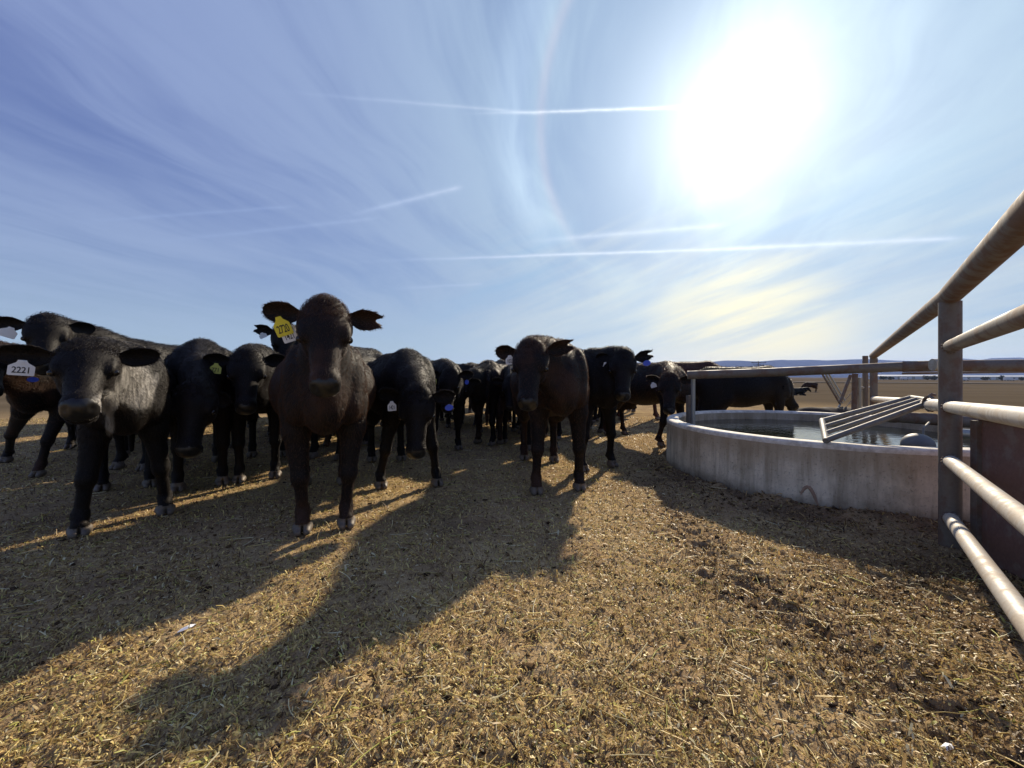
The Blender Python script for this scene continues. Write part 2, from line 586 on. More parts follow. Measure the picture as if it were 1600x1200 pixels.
M['pipe'] = steel('weathered_pipe', (0.125, 0.102, 0.078), (0.215, 0.178, 0.14), (0.11, 0.068, 0.045), 0.6, 0.0, 0.5)
M['pipe_worn'] = steel('rubbed_pipe', (0.42, 0.38, 0.315), (0.60, 0.555, 0.475), (0.28, 0.23, 0.17), 0.5, 0.0, 0.55)
M['pipe_rust'] = steel('rusted_pipe', (0.125, 0.100, 0.080), (0.21, 0.175, 0.145), (0.11, 0.065, 0.042), 0.65, 0.0, 0.6)
M['plate'] = steel('rusted_plate', (0.19, 0.13, 0.105), (0.28, 0.20, 0.165), (0.14, 0.075, 0.055), 0.75, 0.0, 0.8)
M['dull'] = steel('dull_steel', (0.13, 0.125, 0.11), (0.23, 0.22, 0.20), (0.12, 0.085, 0.06), 0.6, 0.0, 0.3)
M['galv'] = steel('grey_galvanised', (0.25, 0.255, 0.24), (0.42, 0.42, 0.39), (0.16, 0.12, 0.08), 0.4, 0.5, 0.1)
M['wire'] = steel('fence_wire', (0.25, 0.22, 0.19), (0.4, 0.36, 0.32), (0.12, 0.06, 0.04), 0.45, 0.5, 0.4)


def plain(name, col, rough=0.6, metal=0.0, var=0.25, scale=20.0, spec=0.5):
    m_, N, b = mat(name, rough, metal, spec)
    n1 = N.noise(pos(N), scale, 4, 0.6)
    N.put(b.inputs['Base Color'], N.mix(n1, tuple(x * (1 - var) for x in col), tuple(min(1, x * (1 + var)) for x in col)))
    return m_


M['road'] = plain('road_dust', (0.17, 0.155, 0.135), 1.0, var=0.2, scale=0.3, spec=0.0)
M['patch'] = plain('pink_mortar', (0.36, 0.25, 0.18), 0.9, var=0.4, scale=30.0)
M['float'] = plain('float_grey', (0.15, 0.155, 0.155), 0.55)
M['white_tag'] = plain('tag_white', (0.80, 0.80, 0.78), 0.45, var=0.06)
M['yellow_tag'] = plain('tag_yellow', (0.80, 0.66, 0.03), 0.45, var=0.06)
M['olive_tag'] = plain('tag_olive', (0.50, 0.52, 0.10), 0.45, var=0.06)
M['blue_tag'] = plain('tag_blue', (0.04, 0.10, 0.62), 0.45, var=0.06)
M['ink'] = plain('tag_ink', (0.012, 0.012, 0.014), 0.6, var=0.05)
M['eye'] = plain('eye_dark', (0.010, 0.007, 0.006), 0.06, var=0.1)
M['hoof'] = plain('hoof_horn', (0.14, 0.108, 0.078), 0.55, var=0.45, scale=40.0)
M['nose'] = plain('nose_leather', (0.009, 0.008, 0.0075), 0.38, var=0.3, scale=60.0)
M['shed'] = plain('shed_white', (0.62, 0.63, 0.64), 0.6, var=0.06, scale=0.05)
M['shed_roof'] = plain('shed_roof_grey', (0.45, 0.47, 0.50), 0.5, var=0.06, scale=0.05)
M['bark'] = plain('bark', (0.09, 0.07, 0.05), 0.9)
M['leaf'] = plain('leaf_dark', (0.05, 0.06, 0.035), 0.7, scale=0.5, var=0.5)
M['wood_pole'] = plain('pole_wood', (0.11, 0.09, 0.075), 0.9, scale=3.0)
M['scrap'] = plain('scrap_white', (0.82, 0.83, 0.85), 0.6, var=0.05)
M['paint_white'] = plain('paint_white', (0.7, 0.7, 0.7), 0.4, var=0.05)
M['tyre'] = plain('tyre_black', (0.02, 0.02, 0.02), 0.8)
M['glass'] = plain('dark_glass', (0.02, 0.025, 0.03), 0.1)
M['mound'] = plain('dark_muck', (0.040, 0.028, 0.022), 0.95, var=0.6, scale=9.0)
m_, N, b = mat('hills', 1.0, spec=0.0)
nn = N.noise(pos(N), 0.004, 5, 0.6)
N.put(b.inputs['Base Color'], N.ramp(nn, [(0.35, (0.022, 0.034, 0.085)), (0.65, (0.046, 0.064, 0.125))]))  # bluish: the haze of distance is mixed into the base colour too
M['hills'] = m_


def coat(name, dark, tip, tip_amt, white=None):
    """short cattle coat; hide darkness varies in large soft patches"""
    m_, N, b = mat(name, 0.60, spec=0.15)
    o_ = objc(N)
    n1 = N.noise(o_, 2.6, 4, 0.6)
    n2 = N.noise(N.v('MULTIPLY', o_, (1.0, 1.0, 0.35)), 85.0, 4, 0.7)
    base = N.mix(N.m('MULTIPLY', N.step(n1, 0.45, 0.70), tip_amt), dark, tip)
    base = N.mix(N.m('MULTIPLY', n2, 0.5), base, tuple(x * 2.0 for x in dark))
    sheen_fac = N.n('ShaderNodeAttribute', attribute_name='pale').outputs['Fac']
    base = N.mix(sheen_fac, base, (0.34, 0.32, 0.29))  # painted sun sheen: grey mixed into the hide where pale is set
    N.put(b.inputs['Base Color'], base)
    b.inputs['Sheen Weight'].default_value = 0.04
    b.inputs['Sheen Roughness'].default_value = 0.35
    b.inputs['Sheen Tint'].default_value = (0.8, 0.75, 0.72, 1)
    n3 = N.noise(N.v('MULTIPLY', o_, (1.0, 1.0, 0.5)), 17.0, 4, 0.6)
    bump(N, b, N.m('ADD', N.m('MULTIPLY', n2, 0.5), N.m('MULTIPLY', n3, 0.3)), 0.22, 0.008)
    return m_


COATS = {
    'black': coat('coat_black', (0.0065, 0.0050, 0.0044), (0.018, 0.011, 0.007), 0.6),
    'rusty': coat('coat_black_rusty', (0.0085, 0.0065, 0.0058), (0.070, 0.032, 0.016), 0.85),
    'brown': coat('coat_brown', (0.028, 0.012, 0.006), (0.10, 0.043, 0.016), 0.7),
    'redbrown': coat('coat_red_brown', (0.045, 0.018, 0.013), (0.10, 0.040, 0.024), 0.8),
}


def hair_mat(name, col, tip):
    m_, N, b = mat(name, 0.30, spec=0.26)
    hi = N.n('ShaderNodeHairInfo')
    sheen_fac = N.n('ShaderNodeAttribute', attribute_name='pale').outputs['Fac']
    N.put(b.inputs['Base Color'], N.mix(sheen_fac, N.mix(hi.outputs['Intercept'], col, tip), (0.42, 0.39, 0.35)))  # hairs get the same painted sun sheen as the hide
    tr = N.n('ShaderNodeBsdfTranslucent')
    N.put(tr.inputs['Color'], N.mix(hi.outputs['Intercept'], col, tuple(min(1, x * 2.0) for x in tip)))
    mx = N.n('ShaderNodeMixShader')
    mx.inputs[0].default_value = 0.18
    N.t.links.new(b.outputs[0], mx.inputs[1]); N.t.links.new(tr.outputs[0], mx.inputs[2])
    N.t.links.new(mx.outputs[0], N.t.nodes['Material Output'].inputs['Surface'])
    return m_


HAIRS = {
    'black': hair_mat('hair_black', (0.0070, 0.0052, 0.0044), (0.022, 0.014, 0.009)),
    'rusty': hair_mat('hair_rusty', (0.009, 0.007, 0.006), (0.105, 0.050, 0.027)),
    'brown': hair_mat('hair_brown', (0.035, 0.015, 0.007), (0.16, 0.07, 0.026)),
    'redbrown': hair_mat('hair_red_brown', (0.05, 0.02, 0.014), (0.15, 0.065, 0.04)),
}


# ------------------------------------------------------------------ ground
def spaced(lo, hi, step, far_lo, far_hi, ratio):
    mid = list(np.arange(lo, hi + step * 0.5, step))
    up, s = [], step
    x = mid[-1]
    while x < far_hi:
        s *= ratio; x += s; up.append(min(x, far_hi))
    dn, s = [], step
    x = mid[0]
    while x > far_lo:
        s *= ratio; x -= s; dn.append(max(x, far_lo))
    return np.array(dn[::-1] + mid + up)


def build_ground():
    xs = spaced(-2.6, 2.6, 0.0125, -9000, 9000, 1.045)
    ys = spaced(0.7, 3.9, 0.0125, -60, 9000, 1.04)
    X, Y = np.meshgrid(xs, ys)
    Z = ground_z(X.ravel(), Y.ravel())
    V = np.stack([X.ravel(), Y.ravel(), Z], 1)
    nx, ny = len(xs), len(ys)
    i = np.arange(nx - 1)[None, :] + (np.arange(ny - 1) * nx)[:, None]
    F = np.stack([i, i + 1, i + 1 + nx, i + nx], -1).reshape(-1, 4)
    me = mesh_np('ground', V, F)
    rt = np.hypot(V[:, 0] - TANK_C[0], V[:, 1] - TANK_C[1]) - TANK_R
    damp = np.exp(-(seg_dist(V[:, 0], V[:, 1], RUT) / 0.15) ** 2) * 0.55
    damp = np.maximum(damp, np.exp(-(np.maximum(rt, 0) / 0.45) ** 2))
    damp = np.maximum(damp, np.exp(-((V[:, 0] - 2.3) / 0.9) ** 2 - ((V[:, 1] - 2.0) / 0.8) ** 2) * 0.95)
    damp = np.maximum(damp, np.clip(fbm(V[:, 0] * 0.9 + 3, V[:, 1] * 0.9, 3) - 0.1, 0, 0.6))
    damp = np.clip(damp * (0.75 + 0.8 * fbm(V[:, 0] * 3, V[:, 1] * 3, 3)), 0, 1)
    at = me.attributes.new('damp', 'FLOAT', 'POINT')
    at.data.foreach_set('value', damp.astype(np.float32))
    o = link('ground', me, M['soil'])
    tag(o, 'trampled brown feedlot ground of dry manure and soil', kind='structure')


build_ground()


def tinted(name, V, F, C):
    """C is one colour per vertex"""
    me = mesh_np(name, V, F)
    at = me.attributes.new('tint', 'FLOAT_COLOR', 'POINT')
    at.data.foreach_set('color', np.concatenate([C, np.ones((len(C), 1))], 1).astype(np.float32).ravel())
    return me


PAL = np.array([(0.82, 0.67, 0.26), (0.73, 0.57, 0.21), (0.63, 0.46, 0.18), (0.46, 0.31, 0.125), (0.22, 0.135, 0.058),
                (0.085, 0.050, 0.026), (0.88, 0.80, 0.50), (0.60, 0.58, 0.15)])


def scatter(n, y0, y1, side=0.9):
    y = np.exp(RNG.uniform(math.log(y0), math.log(y1), n))
    x = RNG.uniform(-1, 1, n) * (1.36 * y + side)
    rt = np.hypot(x - TANK_C[0], y - TANK_C[1])
    k = rt > TANK_R + 0.01
    return x[k], y[k]


def build_chaff(n=400000):
    x, y = scatter(n, 0.75, 10.0)
    n = len(x)
    patch = perlin(x * 1.7 + 9, y * 1.7) + 0.6 * perlin(x * 6.0, y * 6.0)
    ln = np.clip(RNG.lognormal(math.log(0.0112), 0.52, n), 0.003, 0.045) * (1 + 0.10 * y)
    wd = np.clip(RNG.lognormal(math.log(0.0034), 0.42, n), 0.001, 0.010) * (1 + 0.14 * y)
    wd = np.minimum(wd, ln * 0.6)
    yaw = RNG.uniform(0, 2 * np.pi, n)
    pit = RNG.normal(0, 0.55, n)
    rol = RNG.normal(0, 0.6, n)
    z = ground_z(x, y) + 0.002 + np.abs(np.sin(pit)) * ln * 0.45 + RNG.uniform(0, 0.003, n)
    d = np.stack([np.cos(yaw) * np.cos(pit), np.sin(yaw) * np.cos(pit), np.sin(pit)], 1)
    s = np.stack([-np.sin(yaw) * np.cos(rol), np.cos(yaw) * np.cos(rol), np.sin(rol)], 1)
    up = np.cross(d, s)
    c = np.stack([x, y, z], 1)
    hl = (ln / 2)[:, None]; hw = (wd / 2)[:, None]
    bend = (RNG.uniform(0.0, 0.22, n) * ln)[:, None]
    V = np.stack([c - d * hl - s * hw * 0.7, c - d * hl + s * hw * 0.7,
                  c + up * bend + s * hw, c + up * bend - s * hw,
                  c + d * hl + s * hw * 0.5, c + d * hl - s * hw * 0.5], 1).reshape(-1, 3)
    b = (np.arange(n) * 6)[:, None]
    F = np.concatenate([b + np.array([0, 1, 2, 3]), b + np.array([3, 2, 4, 5])], 1).reshape(-1, 4)
    keep = RNG.uniform(0, 1, n) < np.clip(1.15 + 1.3 * patch, 0.40, 1.0)
    F = F.reshape(n, 2, 4)[keep].reshape(-1, 4)
    w = np.array([0.15, 0.15, 0.19, 0.18, 0.15, 0.08, 0.05, 0.05])
    k = RNG.choice(8, n, p=w)
    dark = ((seg_dist(x, y, RUT) < 0.16 * RNG.uniform(0.3, 1.4, n)) & (RNG.uniform(0, 1, n) < 0.7)) | ((np.hypot(x - TANK_C[0], y - TANK_C[1]) - TANK_R) < RNG.uniform(0, 0.75, n)) \
        | (RNG.uniform(0, 1, n) < np.clip(-patch * 0.55, 0, 0.6)) | ((x > 1.7 + 0.5 * perlin(y * 1.1, x * 0.4)) & (y > 1.0) & (RNG.uniform(0, 1, n) < 0.62)) | ((x < -1.6) & (RNG.uniform(0, 1, n) < 0.2))
    k = np.where(dark, RNG.choice([2, 3, 4, 5], n, p=[0.10, 0.22, 0.38, 0.30]), k)
    right = smooth01((x - 0.1 + 0.6 * perlin(x * 0.8, y * 0.8 + 7)) / 1.2) * RNG.uniform(0, 1, n) > 0.45
    k = np.where(right & (k < 2), RNG.choice([2, 3, 4], n), k)
    C = PAL[k] * RNG.uniform(0.65, 1.15, (n, 1))
    C = np.repeat(C, 6, axis=0)
    o = link('chaff_litter', tinted('chaff_litter', V, F, C), M['litter'], smooth=False)
    tag(o, 'golden brown chaff and dry manure crumbs spread over the ground', kind='stuff')


def build_straw(n=2600):
    x, y = scatter(n, 0.8, 7.5)
    n = len(x)
    vs, fs, cs = [], [], []
    for i in range(n):
        L = min(0.16, max(0.025, random.lognormvariate(math.log(0.050), 0.55))) * (1 + 0.10 * y[i])
        r = random.uniform(0.0011, 0.0021) * (1 + 0.12 * y[i])
        a = random.uniform(0, 6.283)
        curve = random.uniform(-0.35, 0.35)
        col = PAL[random.choice([0, 0, 1, 6, 6, 7, 1])] * random.uniform(0.75, 1.15)
        pts = []
        for k in range(4):
            t_ = (k / 3 - 0.5) * L
            aa = a + curve * (k / 3 - 0.5)
            pts.append((x[i] + math.cos(aa) * t_, y[i] + math.sin(aa) * t_))
        P = np.array(pts)
        z = ground_z(P[:, 0], P[:, 1], True).max() + 0.003 + r
        tilt = random.uniform(-0.12, 0.12)
        b0 = len(vs)
        for k in range(4):
            dx, dy = -math.sin(a), math.cos(a)
            zz = z + tilt * (k / 3 - 0.5) * L + abs(tilt) * L * 0.5
            for q in range(3):
                th = q * 2.094
                vs.append((P[k, 0] + dx * r * math.cos(th), P[k, 1] + dy * r * math.cos(th), zz + r * math.sin(th)))
                cs.append(col)
        for k in range(3):
            for q in range(3):
                q2 = (q + 1) % 3
                fs.append((b0 + k * 3 + q, b0 + k * 3 + q2, b0 + k * 3 + 3 + q2, b0 + k * 3 + 3 + q))
    o = link('straw_litter', tinted('straw_litter', np.array(vs), np.array(fs), np.array(cs)), M['litter'], smooth=False)
    tag(o, 'loose pale straw stems strewn over the trampled ground', kind='stuff')


_t = (1 + 5 ** 0.5) / 2
ICO_V = np.array([(-1, _t, 0), (1, _t, 0), (-1, -_t, 0), (1, -_t, 0), (0, -1, _t), (0, 1, _t), (0, -1, -_t), (0, 1, -_t),
                  (_t, 0, -1), (_t, 0, 1), (-_t, 0, -1), (-_t, 0, 1)]) / math.hypot(1, _t)
ICO_F = np.array([(0, 11, 5), (0, 5, 1), (0, 1, 7), (0, 7, 10), (0, 10, 11), (1, 5, 9), (5, 11, 4), (11, 10, 2), (10, 7, 6), (7, 1, 8),
                  (3, 9, 4), (3, 4, 2), (3, 2, 6), (3, 6, 8), (3, 8, 9), (4, 9, 5), (2, 4, 11), (6, 2, 10), (8, 6, 7), (9, 8, 1)])


def build_clods():
    x, y = scatter(9000, 0.8, 8.0)
    # extra lumps in the rut and against the tank
    t_ = RNG.uniform(0, len(RUT) - 1.001, 1100); i = t_.astype(int); f = (t_ - i)[:, None]
    P = RUT[i] * (1 - f) + RUT[i + 1] * f + RNG.normal(0, 0.11, (1100, 2))
    th = RNG.uniform(2.4, 5.6, 1100); rr = TANK_R + 0.03 + np.abs(RNG.normal(0, 0.16, 1100))
    Q = np.stack([TANK_C[0] + np.cos(th) * rr, TANK_C[1] + np.sin(th) * rr], 1)
    px_ = RNG.uniform(1.5, 3.4, 2200); py_ = RNG.uniform(1.0, 2.2, 2200)
    x = np.concatenate([x, P[:, 0], Q[:, 0], px_]); y = np.concatenate([y, P[:, 1], Q[:, 1], py_])
    n = len(x)
    r = np.clip(RNG.lognormal(math.log(0.0055), 0.5, n), 0.002, 0.017)
    z = ground_z(x, y) + r * 0.15
    V = ICO_V[None] * (1 + RNG.normal(0, 0.30, (n, 12, 1)))
    V = V * np.stack([r * RNG.uniform(0.8, 1.6, n), r * RNG.uniform(0.8, 1.4, n), r * RNG.uniform(0.3, 0.7, n)], 1)[:, None, :]
    V = (V + np.stack([x, y, z], 1)[:, None, :]).reshape(-1, 3)
    F = (ICO_F[None] + (np.arange(n) * 12)[:, None, None]).reshape(-1, 3)
    C = PAL[RNG.choice([2, 3, 4, 5], n, p=[0.15, 0.3, 0.35, 0.2])] * RNG.uniform(0.6, 1.1, (n, 1))
    o = link('manure_clods', tinted('manure_clods', V, F, np.repeat(C, 12, axis=0)), M['clod'], smooth=False)
    tag(o, 'small dark clods of trodden manure on the ground', kind='stuff')


build_chaff()
build_straw()
build_clods()


# ------------------------------------------------------------------ far setting
def build_hills():
    prof = [(-9000, 566), (-3000, 560), (-1200, 566), (-400, 563), (0, 566), (400, 572), (735, 571), (800, 569), (1000, 566), (1040, 567), (1100, 567),
            (1130, 563), (1180, 565), (1220, 562), (1300, 563), (1345, 561), (1400, 562), (1450, 566), (1482, 561), (1500, 560), (1530, 563),
            (1555, 559), (1590, 559), (1640, 563), (1800, 561), (2400, 566), (4000, 560), (9500, 566)]
    D = 4000.0
    xs = np.linspace(-9000, 9500, 1500)
    top = np.interp(xs, [p_[0] for p_ in prof], [p_[1] for p_ in prof])
    rows = 9
    vs = []
    for k in range(rows):
        f = k / (rows - 1)
        X = (xs - 800) / FPX * D
        Y = np.full_like(X, D) + (f - 1) * 1500 + 160 * perlin(X / 700.0 + 3, np.full_like(X, f * 3.0))
        h = (HOR - top) / FPX * D + CAM_H + 6 * fbm(X / 260.0, np.full_like(X, 2.0), 3)
        z = -45 + (h + 45) * (f ** 1.3) + (12 * perlin(X / 240.0, np.full_like(X, f * 4.0)) * math.sin(math.pi * f))
        vs.append(np.stack([X, Y, z], 1))
    X = (xs - 800) / FPX * D
    vs.append(np.stack([X, np.full_like(X, D + 900), np.full_like(X, -60.0)], 1))
    V = np.concatenate(vs)
    nx = len(xs)
    i = np.arange(nx - 1)[None, :] + (np.arange(rows) * nx)[:, None]
    F = np.stack([i, i + 1, i + 1 + nx, i + nx], -1).reshape(-1, 4)
    o = link('hills', mesh_np('hills', V, F), M['hills'])
    tag(o, 'long low blue hills along the horizon', kind='structure')


build_hills()


def shed(x0, x1, Y, h, label):
    a, c = W(x0, HOR, Y), W(x1, HOR, Y)
    z0 = gz(a.x, Y)
    root = empty('farm_shed', ((a.x + c.x) / 2, Y, z0))
    tag(root, label, 'shed', 'long white farm sheds on the horizon')
    w = c.x - a.x
    MB().box((0, 6, h / 2), (w, 12, h)).build('wall', M['shed'], root, smooth=False)
    rf = MB()
    rf.add([(-w / 2 - .4, -.5, h), (w / 2 + .4, -.5, h), (w / 2 + .4, 6, h + 1.3), (-w / 2 - .4, 6, h + 1.3), (w / 2 + .4, 12.5, h), (-w / 2 - .4, 12.5, h)],
           [(0, 1, 2, 3), (3, 2, 4, 5), (0, 3, 5), (1, 4, 2), (0, 5, 4, 1)])
    rf.build('roof', M['shed_roof'], root, smooth=False)
    for k in range(int(w // 14)):
        MB().box((-w / 2 + 7 + k * 14, -0.06, 1.5), (3.0, 0.1, 3.0)).build('door', M['galv'], root, smooth=False)


shed(1372, 1476, 400.0, 3.3, 'long white farm shed on the horizon left of the near fence post')
shed(1502, 1640, 390.0, 3.2, 'long white farm shed on the horizon right of the near fence post')


def tree(px, Y, h, w, label):
    c = W(px, HOR, Y)
    root = empty('tree', (c.x, Y, gz(c.x, Y)))
    tag(root, label, 'tree', 'dark trees in front of the far sheds')
    MB().tube([(0, 0, -0.3), (0.1, 0, h * 0.3), (0.0, 0.1, h * 0.6)], [0.28, 0.2, 0.1], 8).build('trunk', M['bark'], root)
    n = 420
    u = RNG.normal(0, 1, (n, 3)); u /= np.linalg.norm(u, axis=1)[:, None]
    rr = RNG.uniform(0.3, 1.0, n) ** 0.5
    c_ = u * rr[:, None] * np.array([w / 2, w / 2, h * 0.42]) * (1 + 0.3 * np.sin(u[:, :1] * 5 + px))
    c_[:, 2] += h * 0.58
    a = RNG.normal(0, 1, (n, 3)); a /= np.linalg.norm(a, axis=1)[:, None]
    bb = np.cross(a, RNG.normal(0, 1, (n, 3))); bb /= np.linalg.norm(bb, axis=1)[:, None]
    s = RNG.uniform(0.25, 0.55, n)[:, None]
    V = np.stack([c_ - a * s, c_ + bb * s * .7, c_ + a * s, c_ - bb * s * .7], 1).reshape(-1, 3)
    F = np.arange(n * 4).reshape(-1, 4)
    link('crown', mesh_np('crown', V, F), M['leaf'], root, smooth=False)


for args in ((1380, 350, 3.2, 4.5, 'low dark tree close to the right of the fence corner posts'),
             (1392, 352, 2.6, 4.0, 'small dark bush second from the fence corner before the shed'),
             (1449, 340, 3.8, 5.5, 'broad dark tree against the left side of the near fence post'),
             (1460, 345, 3.6, 4.5, 'dark tree half hidden by the near fence post'),
             (1540, 345, 3.0, 6.0, 'wide low dark tree between the two pale vans on the horizon'),
             (1565, 330, 4.0, 3.4, 'single rounded tree standing nearest in front of the right shed'),
             (1597, 350, 3.0, 4.5, 'dark tree on the horizon at the right edge of the photo')):
    tree(*args)


def vehicle(px, Y, L, H, label, name='parked_van'):
    c = W(px, HOR, Y)
    root = empty(name, (c.x, Y, gz(c.x, Y)))
    tag(root, label, 'van', 'pale vehicles parked on the horizon')
    b_ = MB(); b_.box((0, 0, H * 0.55), (L, 2.0, H * 0.75), bev=0.15)
    b_.build('body', M['paint_white'], root)
    MB().box((L * 0.36, 0, H * 0.72), (L * 0.22, 2.04, H * 0.25)).build('window', M['glass'], root, smooth=False)
    for sx in (-0.3, 0.3):
        for sy in (-1, 1):
            MB().tube([(L * sx, sy * 0.95 - .12, 0.4), (L * sx, sy * 0.95 + .12, 0.4)], 0.42, 12).build('wheel', M['tyre'], root)


vehicle(1507, 300, 5.0, 2.2, 'small pale van on the horizon just right of the near fence post')
vehicle(1577, 320, 7.5, 3.0, 'long pale lorry on the horizon beside the right edge tree')
vehicle(1413, 330, 5.5, 2.6, 'dark windowed pale van on the horizon left of the near fence post')


def build_road():
    xs = np.linspace(20, 700, 60); vs = []
    for yy in (150, 170):
        vs.append(np.stack([xs, np.full_like(xs, yy) + xs * 0.02, np.zeros_like(xs)], 1))
    V = np.concatenate(vs)
    V[:, 2] = ground_z(V[:, 0], V[:, 1], False) + 0.25
    i = np.arange(59)
    F = np.stack([i, i + 1, i + 61, i + 60], 1)
    o = link('road', mesh_np('road', V, F), M['road'])
    tag(o, 'pale dirt road crossing the far pasture', kind='structure')


build_road()


def build_pole():
    c = W(1185, HOR, 300)
    root = empty('utility_pole', (c.x, 300, gz(c.x, 300)))
    tag(root, 'distant utility pole with two crossarms before the blue hills', 'utility pole')
    h = 9.6 - root.location.z
    MB().tube([(0, 0, -0.5), (0, 0, h)], [0.42, 0.3], 8).build('pole', M['wood_pole'], root)
    for z_, w_ in ((h - 1.2, 11.0), (h - 3.0, 8.0)):
        MB().box((0, -0.4, z_), (w_, 0.35, 0.45)).build('crossarm', M['wood_pole'], root, smooth=False)
        for k in (-0.45, -0.15, 0.15, 0.45):
            MB().tube([(w_ * k, -0.4, z_ + .2), (w_ * k, -0.4, z_ + 0.8)], 0.12, 6).build('insulator', M['glass'], root)


build_pole()


# ------------------------------------------------------------------ tank
def lathe(profile, n=96, c=(0, 0)):
    vs, fs = [], []
    for k in range(n):
        t_ = 2 * math.pi * k / n
        for r, z in profile:
            vs.append((c[0] + r * math.cos(t_), c[1] + r * math.sin(t_), z))
    m2 = len(profile)
    for k in range(n):
        k2 = (k + 1) % n
        for j in range(m2 - 1):
            fs.append((k * m2 + j, k2 * m2 + j, k2 * m2 + j + 1, k * m2 + j + 1))
    b_ = MB(); b_.add(vs, fs)
    return b_


def build_tank():
    root = empty('water_tank', (TANK_C[0], TANK_C[1], 0))
    tag(root, 'round grey concrete stock tank full of water', 'water tank')
    R, H, T = TANK_R, TANK_H, TANK_T
    o = lathe([(R + 0.012, -0.15), (R + 0.008, 0.1), (R + 0.004, 0.3), (R, H - 0.045)]).build('wall', M['concrete'], root)
    lathe([(R, H - 0.045), (R + 0.002, H - 0.018), (R - 0.010, H - 0.004), (R - 0.025, H), (R - T + 0.02, H), (R - T + 0.005, H - 0.006), (R - T, H - 0.03)]
          ).build('rim', M['rim'], root, flat_angle=80)
    lathe([(R - T, H - 0.03), (R - T - 0.004, 0.3), (R - T, 0.02), (0.001, 0.02)]).build('inner_wall', M['concrete'], root)
    w = lathe([(R - T - 0.0005, 0.43), (1.0, 0.43), (0.5, 0.43), (0.001, 0.43)], 96, TANK_C)
    wo = w.build('water', M['water'])
    tag(wo, 'rippled water inside the round concrete tank', kind='structure')
    # chipped curved mark in the concrete
    sm = MB()
    pts = []
    for k in range(15):
        f = k / 14
        px = 1246 + 40 * f + (0 if f < .5 else 0)
        py = 782 - 22 * math.sin(math.pi * min(1, f * 1.25)) + 10 * f
        th = math.atan2((W(px, py, 3.15) - Vector((TANK_C[0], TANK_C[1], 0))).y, (W(px, py, 3.15) - Vector((TANK_C[0], TANK_C[1], 0))).x)
        zz = CAM_H - (py - HOR) / FPX * 3.15
        pts.append((math.cos(th) * (R - 0.001), math.sin(th) * (R - 0.001), zz))
    sm.tube(pts, [0.005 + 0.013 * math.sin(math.pi * min(1, (k + 1) / 15)) for k in range(15)], 6)
    sm.build('patch', M['patch'], root)


build_tank()


# ------------------------------------------------------------------ pipe fence
def seg(name, a, c, r, m_, parent, n=16):
    inv = parent.matrix_world.inverted() if parent is not None else None
    off = Vector(parent.location) if parent is not None else Vector((0, 0, 0))
    return MB().tube([Vector(a) - off, Vector(c) - off], r, n).build(name, m_, parent)


P1 = Vector((2.76, 2.54, 0)); P2 = Vector((6.28, 7.0, 0))
FD = (P2 - P1).normalized()
E = Vector((1.80, 1.42, 0)); ED = (E - P1).normalized()
E2 = E + ED * 1.4


def build_fence():
    root = empty('pipe_fence', (P1.x, P1.y, 0))
    tag(root, 'weathered steel pipe fence with five rails beside the tank', 'fence')
    seg('post', P1 + Vector((0, 0, -0.3)), P1 + Vector((0, 0, 1.545)), 0.053, M['pipe'], root, 24)
    seg('post', P2 + Vector((0, 0, -0.3)), P2 + Vector((0, 0, 1.35)), 0.053, M['pipe'], root, 20)
    e2 = E2
    seg('post', e2 + Vector((0, 0, -0.3)), e2 + Vector((0, 0, 1.62)), 0.053, M['pipe'], root, 20)
    k = (E2 - P1).length / (E - P1).length
    # top rail bends at the post
    tz1, tzE = 1.585, 1.633
    top = MB()
    pts = [P2 + FD * 0.08 + Vector((0, 0, 1.39)), P1 + FD * 1.2 + Vector((0, 0, 1.545)), P1 + Vector((0, 0, tz1)), E + Vector((0, 0, tzE)), E2 + ED * .3 + Vector((0, 0, tz1 + (tzE - tz1) * k))]
    top.tube([p_ - P1 for p_ in pts], 0.057, 24)
    top.build('top_rail', M['pipe_rust'], root)
    side = Vector((-0.045, -0.045, 0))
    for z1, zE, r, m_ in ((1.262, 1.294, 0.037, 'pipe'), (0.886, 0.945, 0.037, 'pipe_worn'), (0.55, 0.590, 0.037, 'pipe_worn'), (0.195, 0.248, 0.037, 'pipe_worn')):
        a = P1 - P1 + side + Vector((0, 0, z1)) + ED * 0.0
        c = E2 - P1 + side + Vector((0, 0, z1 + (zE - z1) * k))
        MB().tube([a, c], r, 20).build('rail', M[m_], root)
        wb = MB()
        for q in range(14):
            th = 2 * math.pi * q / 14
            e1 = Vector((0, 0, 1)); e2 = ED.cross(e1).normalized()
            c0 = a + ED * 0.006 + (e1 * math.cos(th) + e2 * math.sin(th)) * (r + 0.001)
            wb.add([c0 + Vector(v) * 0.009 for v in ICO_V], [tuple(f) for f in ICO_F])
        wb.build('weld', M['pipe_rust'], root)
    MB().tube([Vector((0, 0, 0.885)), P2 - P1 + Vector((0, 0, 0.64))], 0.043, 20).build('rail', M['pipe_worn'], root)
    # weld collars
    MB().tube([P2 - P1 - FD * 0.25 + Vector((0, 0, 0.65)), P2 - P1 - FD * 0.1 + Vector((0, 0, 0.645))], 0.05, 16).build('collar', M['pipe_worn'], root)


build_fence()


